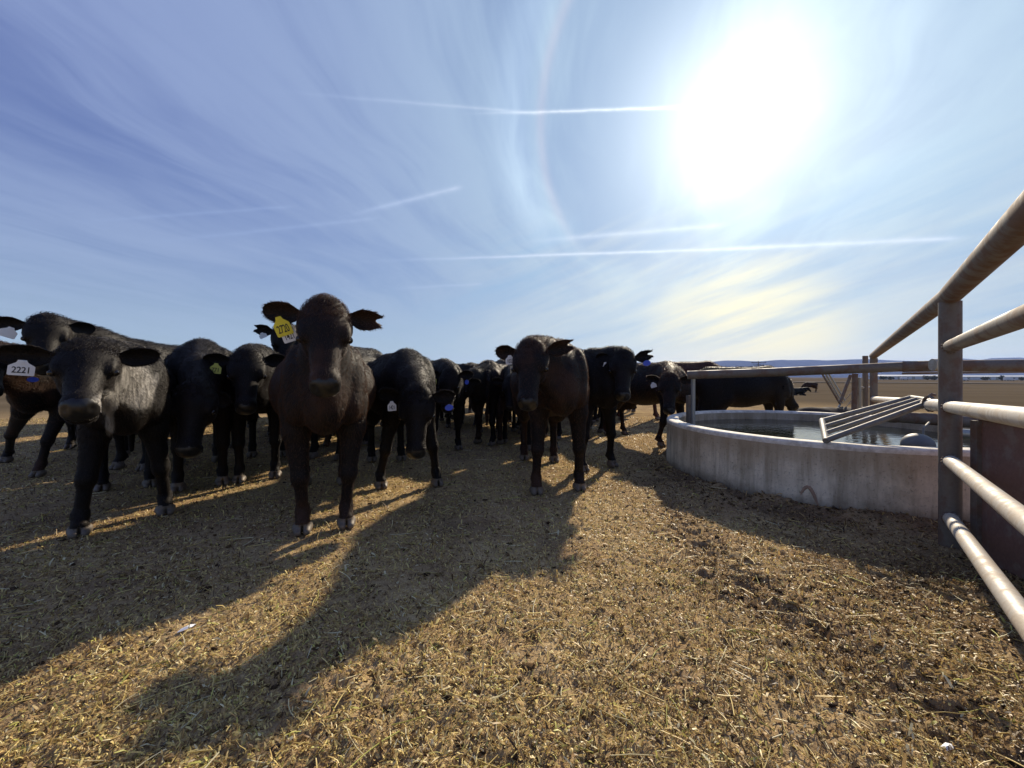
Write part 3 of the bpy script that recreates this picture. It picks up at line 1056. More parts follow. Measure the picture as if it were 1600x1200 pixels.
def build_corner():
    Yc = 7.3
    root = empty('corner_posts', tuple(W(1352, HOR, Yc))[:2] + (0,))
    tag(root, 'bundle of slim fence posts and wire behind the far end of the top rail', 'fence')
    L = Vector(root.location)
    def P(px, py, Y=Yc):
        return W(px, py, Y) - L
    b0 = P(1352, 556); b0z = b0.z
    MB().tube([(0, 0, -0.3), (0, 0, b0z)], 0.042, 14).build('post', M['pipe'], root)
    MB().tube([P(1343, 590), P(1343.5, 690)], 0.026, 10).build('post', M['galv'], root)
    MB().tube([P(1336, 584), P(1334, 690)], 0.045, 12).build('post', M['pipe_rust'], root)
    MB().tube([P(1329, 586), P(1313, 628)], 0.026, 10).build('brace', M['pipe_rust'], root)
    MB().tube([P(1346, 605.5), P(1362, 605.5)], 0.022, 10).build('rail', M['pipe_worn'], root)
    MB().tube([P(1346, 637), P(1362, 637)], 0.022, 10).build('rail', M['pipe_worn'], root)
    for a, c, e in (((1345, 594), (1334, 608), (1329, 606)), ((1348, 607), (1340, 617), (1327, 632)), ((1350, 610), (1332, 612), (1318, 628)), ((1343, 612), (1330, 626), (1322, 636))):
        MB().tube([P(*a), P(*c), P(*e)], 0.006, 6).build('wire', M['wire'], root)
    # leaning gate: two rails with short rungs
    g = empty('leaning_gate', tuple(W(1300, HOR, 8.2))[:2] + (0,))
    tag(g, 'narrow pale steel ladder gate leaning beyond the tank', 'gate')
    L2 = Vector(g.location)
    def Q(px, py, Y=8.2):
        return W(px, py, Y) - L2
    MB().tube([Q(1289, 582), Q(1316, 630)], 0.018, 10).build('rail', M['galv'], g)
    MB().tube([Q(1293, 581), Q(1320, 626)], 0.018, 10).build('rail', M['galv'], g)
    MB().tube([Q(1284, 583), Q(1313, 632)], 0.018, 10).build('rail', M['pipe'], g)
    MB().tube([Q(1313, 632), Q(1304, 645), Q(1300, 690)], 0.018, 10).build('leg', M['galv'], g)
    for k in range(12):
        f = (k + .5) / 12
        MB().tube([Q(1284 + 29 * f, 583 + 49 * f), Q(1289 + 27 * f, 582 + 48 * f)], 0.010, 6).build('rung', M['galv'], g)


build_corner()


def build_tank_rail():
    a = W(1074, 586, 5.2)
    root = empty('pipe_rail', (2.40, 5.2, 0))
    tag(root, 'long steel pipe rail crossing over the water tank', 'rail')
    L = Vector(root.location)
    pts = [W(1074, 586, 5.15), W(1200, 582, 4.85), W(1410, 573, 4.35), W(1480, 571.5, 4.15), W(1600, 571, 3.8), W(1800, 571, 3.5)]
    b_ = MB(); b_.tube([p_ - L for p_ in pts[:3]], 0.052, 20); b_.build('rail', M['pipe'], root)
    b_ = MB(); b_.tube([p_ - L for p_ in pts[2:]], 0.058, 20); b_.build('rail', M['pipe_rust'], root)
    p_ = W(1083, HOR, 5.22) - L
    MB().tube([(p_.x, p_.y, 0.05), (p_.x, p_.y, 1.03)], 0.026, 12).build('post', M['galv'], root)
    p_ = W(1077, HOR, 5.26) - L
    MB().tube([(p_.x, p_.y, 0.05), (p_.x, p_.y, 0.80)], 0.040, 14).build('post', M['pipe'], root)
    p_ = W(1800, HOR, 3.5) - L
    MB().tube([(p_.x, p_.y, -0.1), (p_.x, p_.y, 1.12)], 0.05, 14).build('post', M['pipe'], root)
    r2 = [W(1410, 583.5, 4.5), W(1620, 580.5, 4.2)]
    MB().tube([q - L for q in r2], 0.012, 8).build('rod', M['pipe'], root)
    q = W(1460, 570, 4.1) - L
    MB().tube([q + Vector((-0.02, 0, 0)), q + Vector((0.06, -0.02, 0))], 0.062, 16).build('collar', M['pipe_worn'], root)


build_tank_rail()


def build_grate():
    BL, TL = Vector((2.43, 3.12, 0.575)), Vector((2.73, 3.55, 0.675))
    BR, TR = Vector((3.195, 3.05, 0.885)), Vector((3.44, 3.47, 0.885))
    root = empty('steel_grate', tuple(BL))
    tag(root, 'grey barred steel frame propped from the tank edge up to the fence rail', 'grate')
    L = Vector(root.location)
    nrm = (BR - BL).cross(TL - BL).normalized()
    def bar(name, a, c, r):
        MB().tube([a - L, c - L], r, 12).build(name, M['dull'], root)
    for k in range(4):
        f = k / 3
        bar('bar', BL.lerp(TL, f), BR.lerp(TR, f) if k else BL.lerp(TL, f).lerp(BR, 0.94), 0.021 if k in (0, 3) else 0.017)
    bar('end_bar', BL - (TL - BL) * .02, TL + (TL - BL) * .02, 0.023)
    bar('end_bar', BR - (TR - BR) * .02, TR + (TR - BR) * .02, 0.019)
    # wire tie round the fence rail
    c0 = W(1450, 631, 2.99) - L
    pts = []
    for k in range(22):
        t_ = 2 * math.pi * 1.8 * k / 21
        pts.append(c0 + Vector((0.055 * math.cos(t_) * 0.3 + 0.006 * k / 21 * 4, 0.055 * math.cos(t_), 0.055 * math.sin(t_))))
    MB().tube(pts, 0.007, 6).build('wire', M['pipe_rust'], root)
    MB().tube([c0 + Vector((0, 0, 0.05)), c0 + Vector((0.03, 0, 0.07)), c0 + Vector((0.06, 0.01, 0.065))], 0.012, 6).build('wire', M['pipe_rust'], root)


build_grate()


def build_inlet():
    a, c = W(1383, 650, 4.35), W(1570, 663, 4.0)
    root = empty('inlet_pipe', (a.x, a.y, 0))
    tag(root, 'thick dark water inlet pipe lying across the tank behind the post', 'pipe')
    L = Vector(root.location)
    d = (c - a).normalized()
    MB().tube([a - L, a + d * 0.03 - L, c - L], [0.045, 0.060, 0.060], 18).build('pipe', M['pipe_rust'], root)
    MB().tube([a + d * 0.015 - L, a + d * 0.09 - L], 0.066, 18).build('coupling', M['pipe'], root)
    e = W(1560, HOR, 4.0) - L
    MB().tube([(e.x, e.y, -0.1), (e.x, e.y, c.z - L.z)], 0.05, 14).build('support', M['pipe'], root)
    e1, e2 = W(1496, 677, 3.7) - L, W(1600, 684, 3.6) - L
    MB().tube([e1, e2], 0.045, 14).build('branch_pipe', M['galv'], root)
    # ball float on an arm
    fl = empty('float_ball', tuple(W(1434, 697, 3.67))[:2] + (0.44,))
    tag(fl, 'round grey float half sunk in the tank water near the post', 'float')
    b_ = lathe([(0.001, -0.105)] + [(0.118 * math.cos(t_), 0.105 * math.sin(t_)) for t_ in np.linspace(-1.4, 1.4, 18)] + [(0.001, 0.105)], 32)
    b_.build('ball', M['float'], fl)
    q = W(1452, 660, 3.8) - Vector(fl.location)
    MB().tube([(0.05, 0, 0.08), (0.07, 0.02, 0.15), q], 0.008, 8).build('arm', M['dull'], fl)


build_inlet()


def build_box():
    a = Vector((2.80, 2.42, 0)); d = Vector((-0.3, -0.95, 0)).normalized(); nrm = Vector((0.95, -0.3, 0))
    root = empty('steel_box', tuple(a))
    tag(root, 'rust red steel valve box standing behind the fence rails', 'box')
    R = Matrix((d, nrm, Vector((0, 0, 1)))).transposed()
    MB().box(d * 0.75 + nrm * 0.35 + Vector((0, 0, 0.36)), (1.5, 0.7, 0.92), R, bev=0.008).build('shell', M['plate'], root, smooth=False)
    MB().box(d * 0.0 - nrm * 0.012 + Vector((0, 0, 0.36)), (0.05, 0.024, 0.9), R).build('edge_angle', M['pipe_rust'], root, smooth=False)
    MB().box(d * 0.75 + nrm * 0.35 + Vector((0, 0, 0.829)), (1.54, 0.74, 0.014), R).build('lid', M['plate'], root, smooth=False)


build_box()


def build_mound():
    c = W(1285, 640, 7.9)
    vs, fs = [], []
    nx, ny = 46, 22
    for j in range(ny):
        for i in range(nx):
            x = (i / (nx - 1) - .5) * 3.2; y = (j / (ny - 1) - .5) * 1.3
            h = max(0, 1 - (x / 1.6) ** 2) * max(0, 1 - (y / .65) ** 2)
            vs.append((x, y, 0.44 * h ** .7 + (0.09 * perlin(np.array([x * 3.1]), np.array([y * 3.1]))[0] * h) - 0.03))
    for j in range(ny - 1):
        for i in range(nx - 1):
            fs.append((j * nx + i, j * nx + i + 1, (j + 1) * nx + i + 1, (j + 1) * nx + i))
    b_ = MB(); b_.add(vs, fs)
    o = b_.build('dirt_mound', M['mound'])
    o.location = (c.x, c.y, 0)
    tag(o, 'dark heap of muck beyond the far rim of the tank', kind='structure')


build_mound()


def scraps():
    for (px, py, L, a, lab) in ((292, 985, 0.035, 0.9, 'small white feather lying on the sunlit chaff at left'),
                                (1480, 1165, 0.03, 0.3, 'small white paper scrap on the ground at lower right')):
        Y = CAM_H * FPX / (py - HOR)
        x = (px - 800) / FPX * Y
        b_ = MB()
        pts = [(-1, 0, 0), (-.5, .28, .12), (.4, .35, .18), (1, .05, .1), (.4, -.3, .16), (-.5, -.2, .06), (0, 0, .3)]
        b_.add([(p_[0] * L, p_[1] * L, p_[2] * L) for p_ in pts], [(0, 1, 6), (1, 2, 6), (2, 3, 6), (3, 4, 6), (4, 5, 6), (5, 0, 6), (5, 4, 3, 2, 1, 0)])
        o = b_.build('white_scrap', M['scrap'], smooth=False)
        o.location = (x, Y, gz(x, Y) + 0.008); o.rotation_euler = (0.1, 0, a)
        tag(o, lab, 'litter')


scraps()


# ------------------------------------------------------------------ air
def build_haze():
    m_ = bpy.data.materials.new('haze')
    m_.use_nodes = True
    t = m_.node_tree
    t.nodes.clear()
    o_ = t.nodes.new('ShaderNodeOutputMaterial')
    v_ = t.nodes.new('ShaderNodeVolumePrincipled')
    v_.inputs['Color'].default_value = (0.40, 0.55, 1.0, 1)
    v_.inputs['Density'].default_value = 0.000075
    v_.inputs['Anisotropy'].default_value = 0.25
    t.links.new(v_.outputs[0], o_.inputs['Volume'])
    b_ = MB()
    lo, hi = (-19000, -400, -130), (19000, 5600, 190)
    b_.box(tuple((a + c) / 2 for a, c in zip(lo, hi)), tuple(c - a for a, c in zip(lo, hi)))
    o = b_.build('haze', m_, smooth=False)
    tag(o, 'thin pale blue haze over the far plain and hills', kind='stuff')


build_haze()


# ------------------------------------------------------------------ cattle
class SDF:
    """smooth union of round cones and ellipsoids on a grid, meshed with surface nets"""
    def __init__(self):
        self.p = []

    def cone(self, a, b, ra, rb, k=0.05, sq=None, sub=False):
        """round cone a-b; sq=(axis, factor): narrower along axis by factor"""
        self.p.append(('c', np.array(a, float), np.array(b, float), ra, rb, k, sq, sub))

    def ell(self, c, r, k=0.05, R=None, sub=False):
        self.p.append(('e', np.array(c, float), np.array(r, float), R, None, k, None, sub))

    def mesh(self, h):
        los, his = [], []
        for q in self.p:
            if q[7]:
                continue
            if q[0] == 'c':
                r = max(q[3], q[4]); los.append(np.minimum(q[1], q[2]) - r); his.append(np.maximum(q[1], q[2]) + r)
            else:
                r = q[2].max(); los.append(q[1] - r); his.append(q[1] + r)
        lo = np.min(los, 0) - 3 * h; hi = np.max(his, 0) + 3 * h
        n = np.ceil((hi - lo) / h).astype(int) + 1
        ax = [lo[i] + h * np.arange(n[i]) for i in range(3)]
        G = np.full(n, 1.0, dtype=np.float32)
        for typ, A, B, r1, r2, k, sq, sub in self.p:
            if typ == 'c':
                r = max(r1, r2); l_ = np.minimum(A, B) - r; h_ = np.maximum(A, B) + r
            else:
                l_ = A - B.max(); h_ = A + B.max()
            m_ = k + 2 * h
            i0 = np.clip(np.floor((l_ - m_ - lo) / h).astype(int), 0, n - 1)
            i1 = np.clip(np.ceil((h_ + m_ - lo) / h).astype(int) + 1, 1, n)
            sl = tuple(slice(a_, b_) for a_, b_ in zip(i0, i1))
            x = ax[0][sl[0]][:, None, None]; y = ax[1][sl[1]][None, :, None]; z = ax[2][sl[2]][None, None, :]
            if typ == 'c':
                px, py, pz = x - A[0], y - A[1], z - A[2]
                ba = B - A
                bb = max(1e-9, ba @ ba)
                if sq is not None:
                    nv = np.array(sq[0], float); nv /= np.linalg.norm(nv)
                    ba = ba + nv * (ba @ nv) * (1 / sq[1] - 1); bb = ba @ ba
                    dn = (px * nv[0] + py * nv[1] + pz * nv[2]) * (1 / sq[1] - 1)
                    px = px + nv[0] * dn; py = py + nv[1] * dn; pz = pz + nv[2] * dn
                t = np.clip((px * ba[0] + py * ba[1] + pz * ba[2]) / bb, 0, 1)
                d = np.sqrt((px - t * ba[0]) ** 2 + (py - t * ba[1]) ** 2 + (pz - t * ba[2]) ** 2) - (r1 + t * (r2 - r1))
                if sq is not None:
                    d = d * (0.5 + 0.5 * sq[1])
            else:
                px, py, pz = x - A[0], y - A[1], z - A[2]
                if r1 is not None:
                    R = r1
                    px, py, pz = (px * R[0, i] + py * R[1, i] + pz * R[2, i] for i in range(3))
                k0 = np.sqrt((px / B[0]) ** 2 + (py / B[1]) ** 2 + (pz / B[2]) ** 2)
                k1 = np.sqrt((px / B[0] ** 2) ** 2 + (py / B[1] ** 2) ** 2 + (pz / B[2] ** 2) ** 2)
                d = k0 * (k0 - 1) / np.maximum(k1, 1e-6)
            g = G[sl]
            d = d.astype(np.float32)
            if sub:
                d = -d
                hh = np.maximum(k - np.abs(g - d), 0) / k
                G[sl] = np.maximum(g, d) + hh * hh * k * 0.25
            else:
                hh = np.maximum(k - np.abs(g - d), 0) / k
                G[sl] = np.minimum(g, d) - hh * hh * k * 0.25
        return surface_nets(G, lo, h)


def surface_nets(G, lo, h):
    S = G < 0
    n = np.array(G.shape)
    c = np.zeros(n - 1, dtype=np.uint8)
    for dx in (0, 1):
        for dy in (0, 1):
            for dz in (0, 1):
                c += S[dx:n[0] - 1 + dx, dy:n[1] - 1 + dy, dz:n[2] - 1 + dz]
    I = np.argwhere((c > 0) & (c < 8))
    acc = np.zeros((len(I), 3)); cnt = np.zeros(len(I))
    cs = [(a, b, d) for a in (0, 1) for b in (0, 1) for d in (0, 1)]
    val = {o: G[I[:, 0] + o[0], I[:, 1] + o[1], I[:, 2] + o[2]].astype(np.float64) for o in cs}
    for o in cs:
        for axx in range(3):
            if o[axx] == 0:
                o2 = tuple(1 if i == axx else o[i] for i in range(3))
                v0, v1 = val[o], val[o2]
                m_ = (v0 < 0) != (v1 < 0)
                t = np.where(m_, v0 / np.where(m_, v0 - v1, 1), 0)
                p = np.tile(np.array(o, float), (len(I), 1)); p[:, axx] += t
                acc += p * m_[:, None]; cnt += m_
    V = lo + h * (I + acc / cnt[:, None])
    idx = -np.ones(n - 1, dtype=np.int64)
    idx[I[:, 0], I[:, 1], I[:, 2]] = np.arange(len(I))
    F = []
    for axx in range(3):
        a1, a2 = (axx + 1) % 3, (axx + 2) % 3
        s0 = [slice(None)] * 3; s1 = [slice(None)] * 3
        s0[axx] = slice(0, -1); s1[axx] = slice(1, None)
        m_ = S[tuple(s0)] != S[tuple(s1)]
        E_ = np.argwhere(m_)
        ok = (E_[:, a1] > 0) & (E_[:, a2] > 0) & (E_[:, a1] < n[a1] - 1) & (E_[:, a2] < n[a2] - 1)
        E_ = E_[ok]
        def at(d1, d2):
            Q = E_.copy(); Q[:, a1] -= d1; Q[:, a2] -= d2
            return idx[Q[:, 0], Q[:, 1], Q[:, 2]]
        q = np.stack([at(1, 1), at(0, 1), at(0, 0), at(1, 0)], 1)
        ins = S[E_[:, 0], E_[:, 1], E_[:, 2]]
        q = np.where(ins[:, None], q, q[:, ::-1])
        F.append(q)
    F = np.concatenate(F)
    # one light smoothing pass
    e = np.concatenate([F[:, [0, 1]], F[:, [1, 2]], F[:, [2, 3]], F[:, [3, 0]]])
    sm = np.zeros_like(V); dg = np.zeros(len(V))
    for a_, b_ in ((0, 1), (1, 0)):
        for d in range(3):
            sm[:, d] += np.bincount(e[:, a_], V[e[:, b_], d], len(V))
        dg += np.bincount(e[:, a_], None, len(V))
    V = 0.55 * V + 0.45 * sm / np.maximum(dg, 1)[:, None]
    return V, F


def unit(v):
    v = np.asarray(v, float)
    return v / np.linalg.norm(v)


def make_cow(label, foot, face, s=1.0, poll=None, muzzle=None, hs=1.0, feet=None, hind=0.0, coat='black', res=0.014, hair=9000, hair_r=0.0011,
             ears=(0.0, 0.0), ear_len=(0.2, 0.2), notch=(0.0, 0.0), tags=(), lt=1.2, wide=1.0, group='black cattle crowding behind the tank', roll=0.0, seed=1,
             kind='cow', tail=True, pale=(), up=(0.0, 0.0), lying=False, base_z=0.0, front_spread=0.16, name='cow'):
    """foot: world xy between the front feet; face: direction the body faces; poll and muzzle: world points"""
    rg = np.random.default_rng(seed)
    f = unit((face[0], face[1], 0))
    yaw = math.atan2(f[1], f[0])
    locv = np.array([foot[0], foot[1], base_z]) - f * 0.42 * s
    cz, sz = math.cos(yaw), math.sin(yaw)
    Rl = np.array([[cz, sz, 0], [-sz, cz, 0], [0, 0, 1]])        # world -> local

    def L(p):
        return Rl @ (np.asarray(p, float) - locv)

    S_ = SDF()
    w = wide
    # trunk
    S_.ell((.30 * s, 0, .935 * s), (.40 * s, .205 * s * w, .285 * s), .08)
    S_.ell((-.14 * s, 0, .885 * s), (.56 * s, .325 * s * w, .315 * s), .10)
    S_.ell((-.58 * s, 0, .93 * s), (.36 * s, .26 * s * w, .29 * s), .10)
    S_.cone((.34 * s, 0, 1.135 * s), (-.62 * s, 0, 1.13 * s), .10 * s, .11 * s, .10)
    S_.ell((.58 * s, 0, .82 * s), (.15 * s, .125 * s, .175 * s), .08)
    for q in (-1, 1):
        S_.ell((-.46 * s, q * .21 * s * w, 1.08 * s), (.09 * s, .06 * s, .07 * s), .10)
        S_.ell((-.88 * s, q * .10 * s, 1.03 * s), (.07 * s, .05 * s, .07 * s), .10)
        S_.ell((.42 * s, q * .145 * s * w, .93 * s), (.16 * s, .080 * s, .25 * s), .06)
        S_.ell((.53 * s, q * .125 * s * w, .81 * s), (.085 * s, .070 * s, .11 * s), .045)
        S_.ell((-.60 * s, q * .17 * s * w, .76 * s), (.23 * s, .12 * s, .31 * s), .09)
    hoof_pts = []
    if not lying:
        ff = [L((p[0], p[1], base_z)) for p in feet] if feet is not None else [np.array((.46 * s, .16 * s, 0)), np.array((.42 * s, -.16 * s, 0))]
        ff.sort(key=lambda p: -p[1])
        hh = [np.array((-.70 * s + hind, .15 * s, 0)), np.array((-.80 * s + hind, -.17 * s, 0))]
        g0 = [gz(*(locv + Rl.T @ p)[:2]) - base_z * 0 if base_z == 0 else 0.0 for p in ff + hh]
        for q, fp, z0 in ((1, ff[0], g0[0]), (-1, ff[1], g0[1])):
            el = np.array((.43 * s, q * .145 * s * w, .66 * s))
            kn = np.array((.60 * el[0] * .5 + fp[0] * .70 + .01, el[1] * .4 + fp[1] * .6, .36 * s))
            kn[0] = el[0] * .42 + fp[0] * .58 + .018
            ft = np.array((fp[0] - .02, fp[1], .125 * s + z0))
            S_.cone((.40 * s, q * .145 * s * w, .82 * s), el, .100 * s, .080 * s, .05)
            S_.cone(el, kn, .074 * s, .044 * s * lt, .04)
            S_.ell(kn, (.050 * s * lt, .048 * s * lt, .062 * s * lt), .025)
            S_.cone(kn, ft, .036 * s * lt, .034 * s * lt, .025)
            S_.ell(ft, (.042 * s * lt, .041 * s * lt, .046 * s * lt), .02)
            hoof_pts.append((fp, ft, z0))
        for q, fp, z0 in ((1, hh[0], g0[2]), (-1, hh[1], g0[3])):
            st = np.array((-.45 * s, q * .18 * s * w, .74 * s))
            hk = np.array((fp[0] - .05 * s, fp[1], .45 * s))
            ft = np.array((fp[0] - .02, fp[1], .13 * s + z0))
            S_.cone(st, hk, .12 * s, .046 * s * lt, .06)
            S_.cone((-.74 * s, q * .13 * s, .80 * s), hk + np.array((-.02, 0, .03)), .09 * s, .036 * s, .05)
            S_.ell(hk, (.050 * s * lt, .038 * s * lt, .055 * s * lt), .025)
            S_.cone(hk, ft, .037 * s * lt, .034 * s * lt, .025)
            S_.ell(ft, (.042 * s * lt, .041 * s * lt, .046 * s * lt), .02)
            hoof_pts.append((fp, ft, z0))
        for fp, ft, z0 in hoof_pts:
            c = np.array((fp[0], fp[1], z0))
            S_.cone(ft, c + np.array((.028, 0, .07)), .036 * s * lt, .041 * s * lt, .02)
            for q in (-1, 1):
                S_.cone(c + np.array((.012, q * .028, .040)), c + np.array((.070, q * .025, .024)), .034 * s * lt, .023 * s * lt, .008)
            S_.ell(c + np.array((.085, 0, .03)), (.06, .006, .05), .008, sub=True)
            S_.ell(ft + np.array((-.045, .02, -.02)), (.015, .012, .018), .01)
            S_.ell(ft + np.array((-.045, -.02, -.02)), (.015, .012, .018), .01)
        S_.ell((-.1 * s, 0, -.098), (2.5, 1.2, .1), .004, sub=True)
    else:
        for q in (-1, 1):
            S_.cone((.45 * s, q * .2 * s, .62 * s), (.62 * s, q * .28 * s, .56 * s), .1 * s, .07 * s, .05)
            S_.cone((.62 * s, q * .28 * s, .56 * s), (.40 * s, q * .30 * s, .55 * s), .06 * s, .05 * s, .04)
            S_.cone((-.5 * s, q * .25 * s, .64 * s), (-.2 * s, q * .36 * s, .57 * s), .13 * s, .06 * s, .05)
    # head frame
    pl = L(poll); mz = L(muzzle)
    hx = unit(mz - pl)
    zr = np.array((0, 0, 1.0))
    hy = np.cross(zr, hx)
    if np.linalg.norm(hy) < 0.15:
        hy = np.array((0, 1.0, 0))
    hy = unit(hy)
    hz = np.cross(hx, hy)
    if roll:
        hy, hz = hy * math.cos(roll) + hz * math.sin(roll), hz * math.cos(roll) - hy * math.sin(roll)
    HR = np.stack([hx, hy, hz], 1)

    def H(x, y, z):
        return pl + HR @ (np.array((x, y, z)) * hs)

    # neck
    nb = np.array((.40 * s, 0, .96 * s)); nh = H(.07, 0, -.13)
    midn = (nb + nh) / 2 + np.array((.03, 0, .045 * s if nh[2] > .8 * s else .06 * s))
    lat = np.cross(zr, nh - nb)
    lat = lat / max(1e-6, np.linalg.norm(lat))
    S_.cone(nb, midn, .245 * s, .165 * s, .08, (lat, .74))
    S_.cone(midn, nh, .165 * s, .108 * hs, .06, (lat, .80))
    S_.cone((.34 * s, 0, 1.12 * s), H(.0, 0, -.10), .11 * s, .085 * hs, .10, (lat, .8))
    S_.cone((.62 * s, 0, .82 * s), H(.12, 0, -.19), .115 * s, .058 * hs, .10, (lat, .62))
    # head
    k = .026 * hs
    S_.ell(H(.110, 0, -.085), np.array((.145, .134, .110)) * hs, k, HR)
    S_.ell(H(.020, 0, -.068), np.array((.068, .098, .080)) * hs, k, HR)
    S_.cone(H(.14, 0, -.078), H(.40, 0, -.080), .094 * hs, .052 * hs, k)
    S_.cone(H(.13, 0, -.195), H(.385, 0, -.140), .068 * hs, .042 * hs, k)
    for q in (-1, 1):
        S_.ell(H(.135, q * .066, -.155), np.array((.11, .046, .090)) * hs, k, HR)
        S_.ell(H(.172, q * .100, -.046), np.array((.050, .022, .026)) * hs, .03, HR)
        S_.ell(H(.33, q * .040, -.10), np.array((.12, .024, .040)) * hs, k, HR)
    S_.ell(H(.432, 0, -.086), np.array((.064, .070, .060)) * hs, k, HR)
    S_.ell(H(.450, 0, -.118), np.array((.046, .069, .046)) * hs, .02, HR)
    S_.ell(H(.425, 0, -.166), np.array((.052, .064, .030)) * hs, .018, HR)
    for q in (-1, 1):
        S_.ell(H(.490, q * .050, -.066), np.array((.024, .017, .026)) * hs, .012, HR, sub=True)
        S_.ell(H(.200, q * .134, -.066), np.array((.026, .020, .015)) * hs, .014, HR, sub=True)
    S_.ell(H(.49, 0, -.147), np.array((.060, .095, .0055)) * hs, .008, HR, sub=True)
    if tail and not lying:
        tp = [np.array(p) * s for p in ((-.93, 0, 1.08), (-1.0, 0, .95), (-.99, .01, .72), (-.97, .02, .50), (-.96, .02, .32))]
        for a_, b_, r0, r1 in zip(tp[:-1], tp[1:], (.03, .024, .020, .03), (.024, .020, .022, .018)):
            S_.cone(a_, b_, r0 * s, r1 * s, .03)
    V, F = S_.mesh(res)
    nbody = len(V)

    # ears: cupped leaves rooted in the head
    fl = Rl @ np.array((0, 0, 1.0))
    ear_frames = []
    for q, ei in ((-1, 0), (1, 1)):             # -1: the animal's right ear = image left when facing the camera
        lat_ = hy * q
        flat = unit(np.array((lat_[0], lat_[1], 0.0)))
        back = -unit(np.array((hx[0], hx[1], 0.0)) + 1e-6)
        el = unit(flat * math.cos(ears[ei]) + zr * math.sin(ears[ei]) + back * (0.10 + up[ei]))
        en = unit(-back * 0.9 - zr * 0.30 + flat * 0.25 - el * 0)
        en = unit(en - el * (en @ el))
        ew = np.cross(en, el) * q
        root = H(.035, q * .100, -.080)
        Ln, Wd = ear_len[ei] * hs * .96, .061 * hs
        nu, nv = 15, 11
        G = np.zeros((2, nu, nv, 3))
        for iu in range(nu):
            u = iu / (nu - 1)
            wv = Wd * (0.34 + 0.66 * smooth01(np.array(u / .42)).item()) * math.sqrt(max(0.0, 1 - max(0, (u - .45) / .56) ** 2.4))
            for iv in range(nv):
                v = iv / (nv - 1) * 2 - 1
                uu = u
                if notch[ei] > 0 and u > .6:
                    uu = u - notch[ei] * (u - .6) / .4 * max(0, 1 - (v / .55) ** 2)
                    wv2 = max(wv, Wd * .62)
                else:
                    wv2 = wv
                cup = -0.62 * wv2 * (1 - v * v) * (1 - 0.35 * u) - .04 * hs * u * u
                c = root + el * (Ln * uu) + ew * (wv2 * v * 0.93) + en * (cup + .018 * hs)
                th = .0085 * hs * (1 - .55 * abs(v)) * (1.2 - .6 * u)
                G[0, iu, iv] = c + en * th * .5
                G[1, iu, iv] = c - en * th
        b0 = len(V)
        V = np.concatenate([V, G.reshape(-1, 3)])
        i = np.arange(nv - 1)[None, :] + (np.arange(nu - 1) * nv)[:, None]
        top = np.stack([i, i + nv, i + nv + 1, i + 1], -1).reshape(-1, 4)
        bot = (np.stack([i, i + 1, i + nv + 1, i + nv], -1) + nu * nv).reshape(-1, 4)
        rim = []
        N1 = nu * nv
        for iu in range(nu - 1):
            a_ = iu * nv; c_ = (iu + 1) * nv
            rim.append((a_, N1 + a_, N1 + c_, c_))
            a2 = a_ + nv - 1; c2 = c_ + nv - 1
            rim.append((a2, c2, N1 + c2, N1 + a2))
        for iv in range(nv - 1):
            a_ = (nu - 1) * nv + iv
            rim.append((a_, N1 + a_, N1 + a_ + 1, a_ + 1))
        FE = np.concatenate([top, bot, np.array(rim)]) + b0
        if q < 0:
            FE = FE[:, ::-1]
        F = np.concatenate([F, FE])
        ear_frames.append((root, el, ew, en, Ln, Wd))

    me = mesh_np('body', V, F)
    sheen_mask = np.zeros(len(V))
    if pale:  # pale: ellipses of sun sheen painted into the coat colour
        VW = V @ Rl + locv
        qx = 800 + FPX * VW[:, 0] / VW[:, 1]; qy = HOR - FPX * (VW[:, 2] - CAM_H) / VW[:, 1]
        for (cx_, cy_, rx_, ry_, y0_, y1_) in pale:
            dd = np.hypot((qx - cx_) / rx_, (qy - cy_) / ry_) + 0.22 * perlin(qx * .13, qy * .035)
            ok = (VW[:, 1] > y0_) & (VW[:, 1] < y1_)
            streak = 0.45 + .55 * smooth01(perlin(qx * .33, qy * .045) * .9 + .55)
            sheen_mask = np.maximum(sheen_mask, ok * smooth01((1.0 - dd) / .3) * streak)
    sheen_mask[np.arange(len(V)) >= nbody] = 0
    me.attributes.new('pale', 'FLOAT', 'POINT').data.foreach_set('value', sheen_mask.astype(np.float32))
    root_o = empty(name, tuple(locv), yaw)
    tag(root_o, label, kind, group)
    fc = V[F].mean(1)
    mi = np.zeros(len(F), dtype=np.int32)
    if not lying:
        zrel = fc[:, 2]
        mi[(zrel < .075 * s) & (np.abs(fc[:, 0]) < 1.3 * s)] = 1
    hp = (fc - pl) @ HR / hs
    nose = (hp[:, 0] > .445) & (np.abs(hp[:, 1]) < .1) & (hp[:, 2] > -.135) & (hp[:, 2] < -.03)
    mi[nose] = 2
    body = link('body', me, [COATS[coat], M['hoof'], M['nose']], root_o)
    me.polygons.foreach_set('material_index', mi)
    for q in (-1, 1):
        b_ = lathe([(.001, -.019)] + [(.019 * math.cos(t_), .019 * math.sin(t_)) for t_ in np.linspace(-1.4, 1.4, 9)] + [(.001, .019)], 14)
        eo = b_.build('eye', M['eye'], root_o)
        eo.location = tuple(H(.198, q * .114, -.066)); eo.scale = (hs, hs, hs)

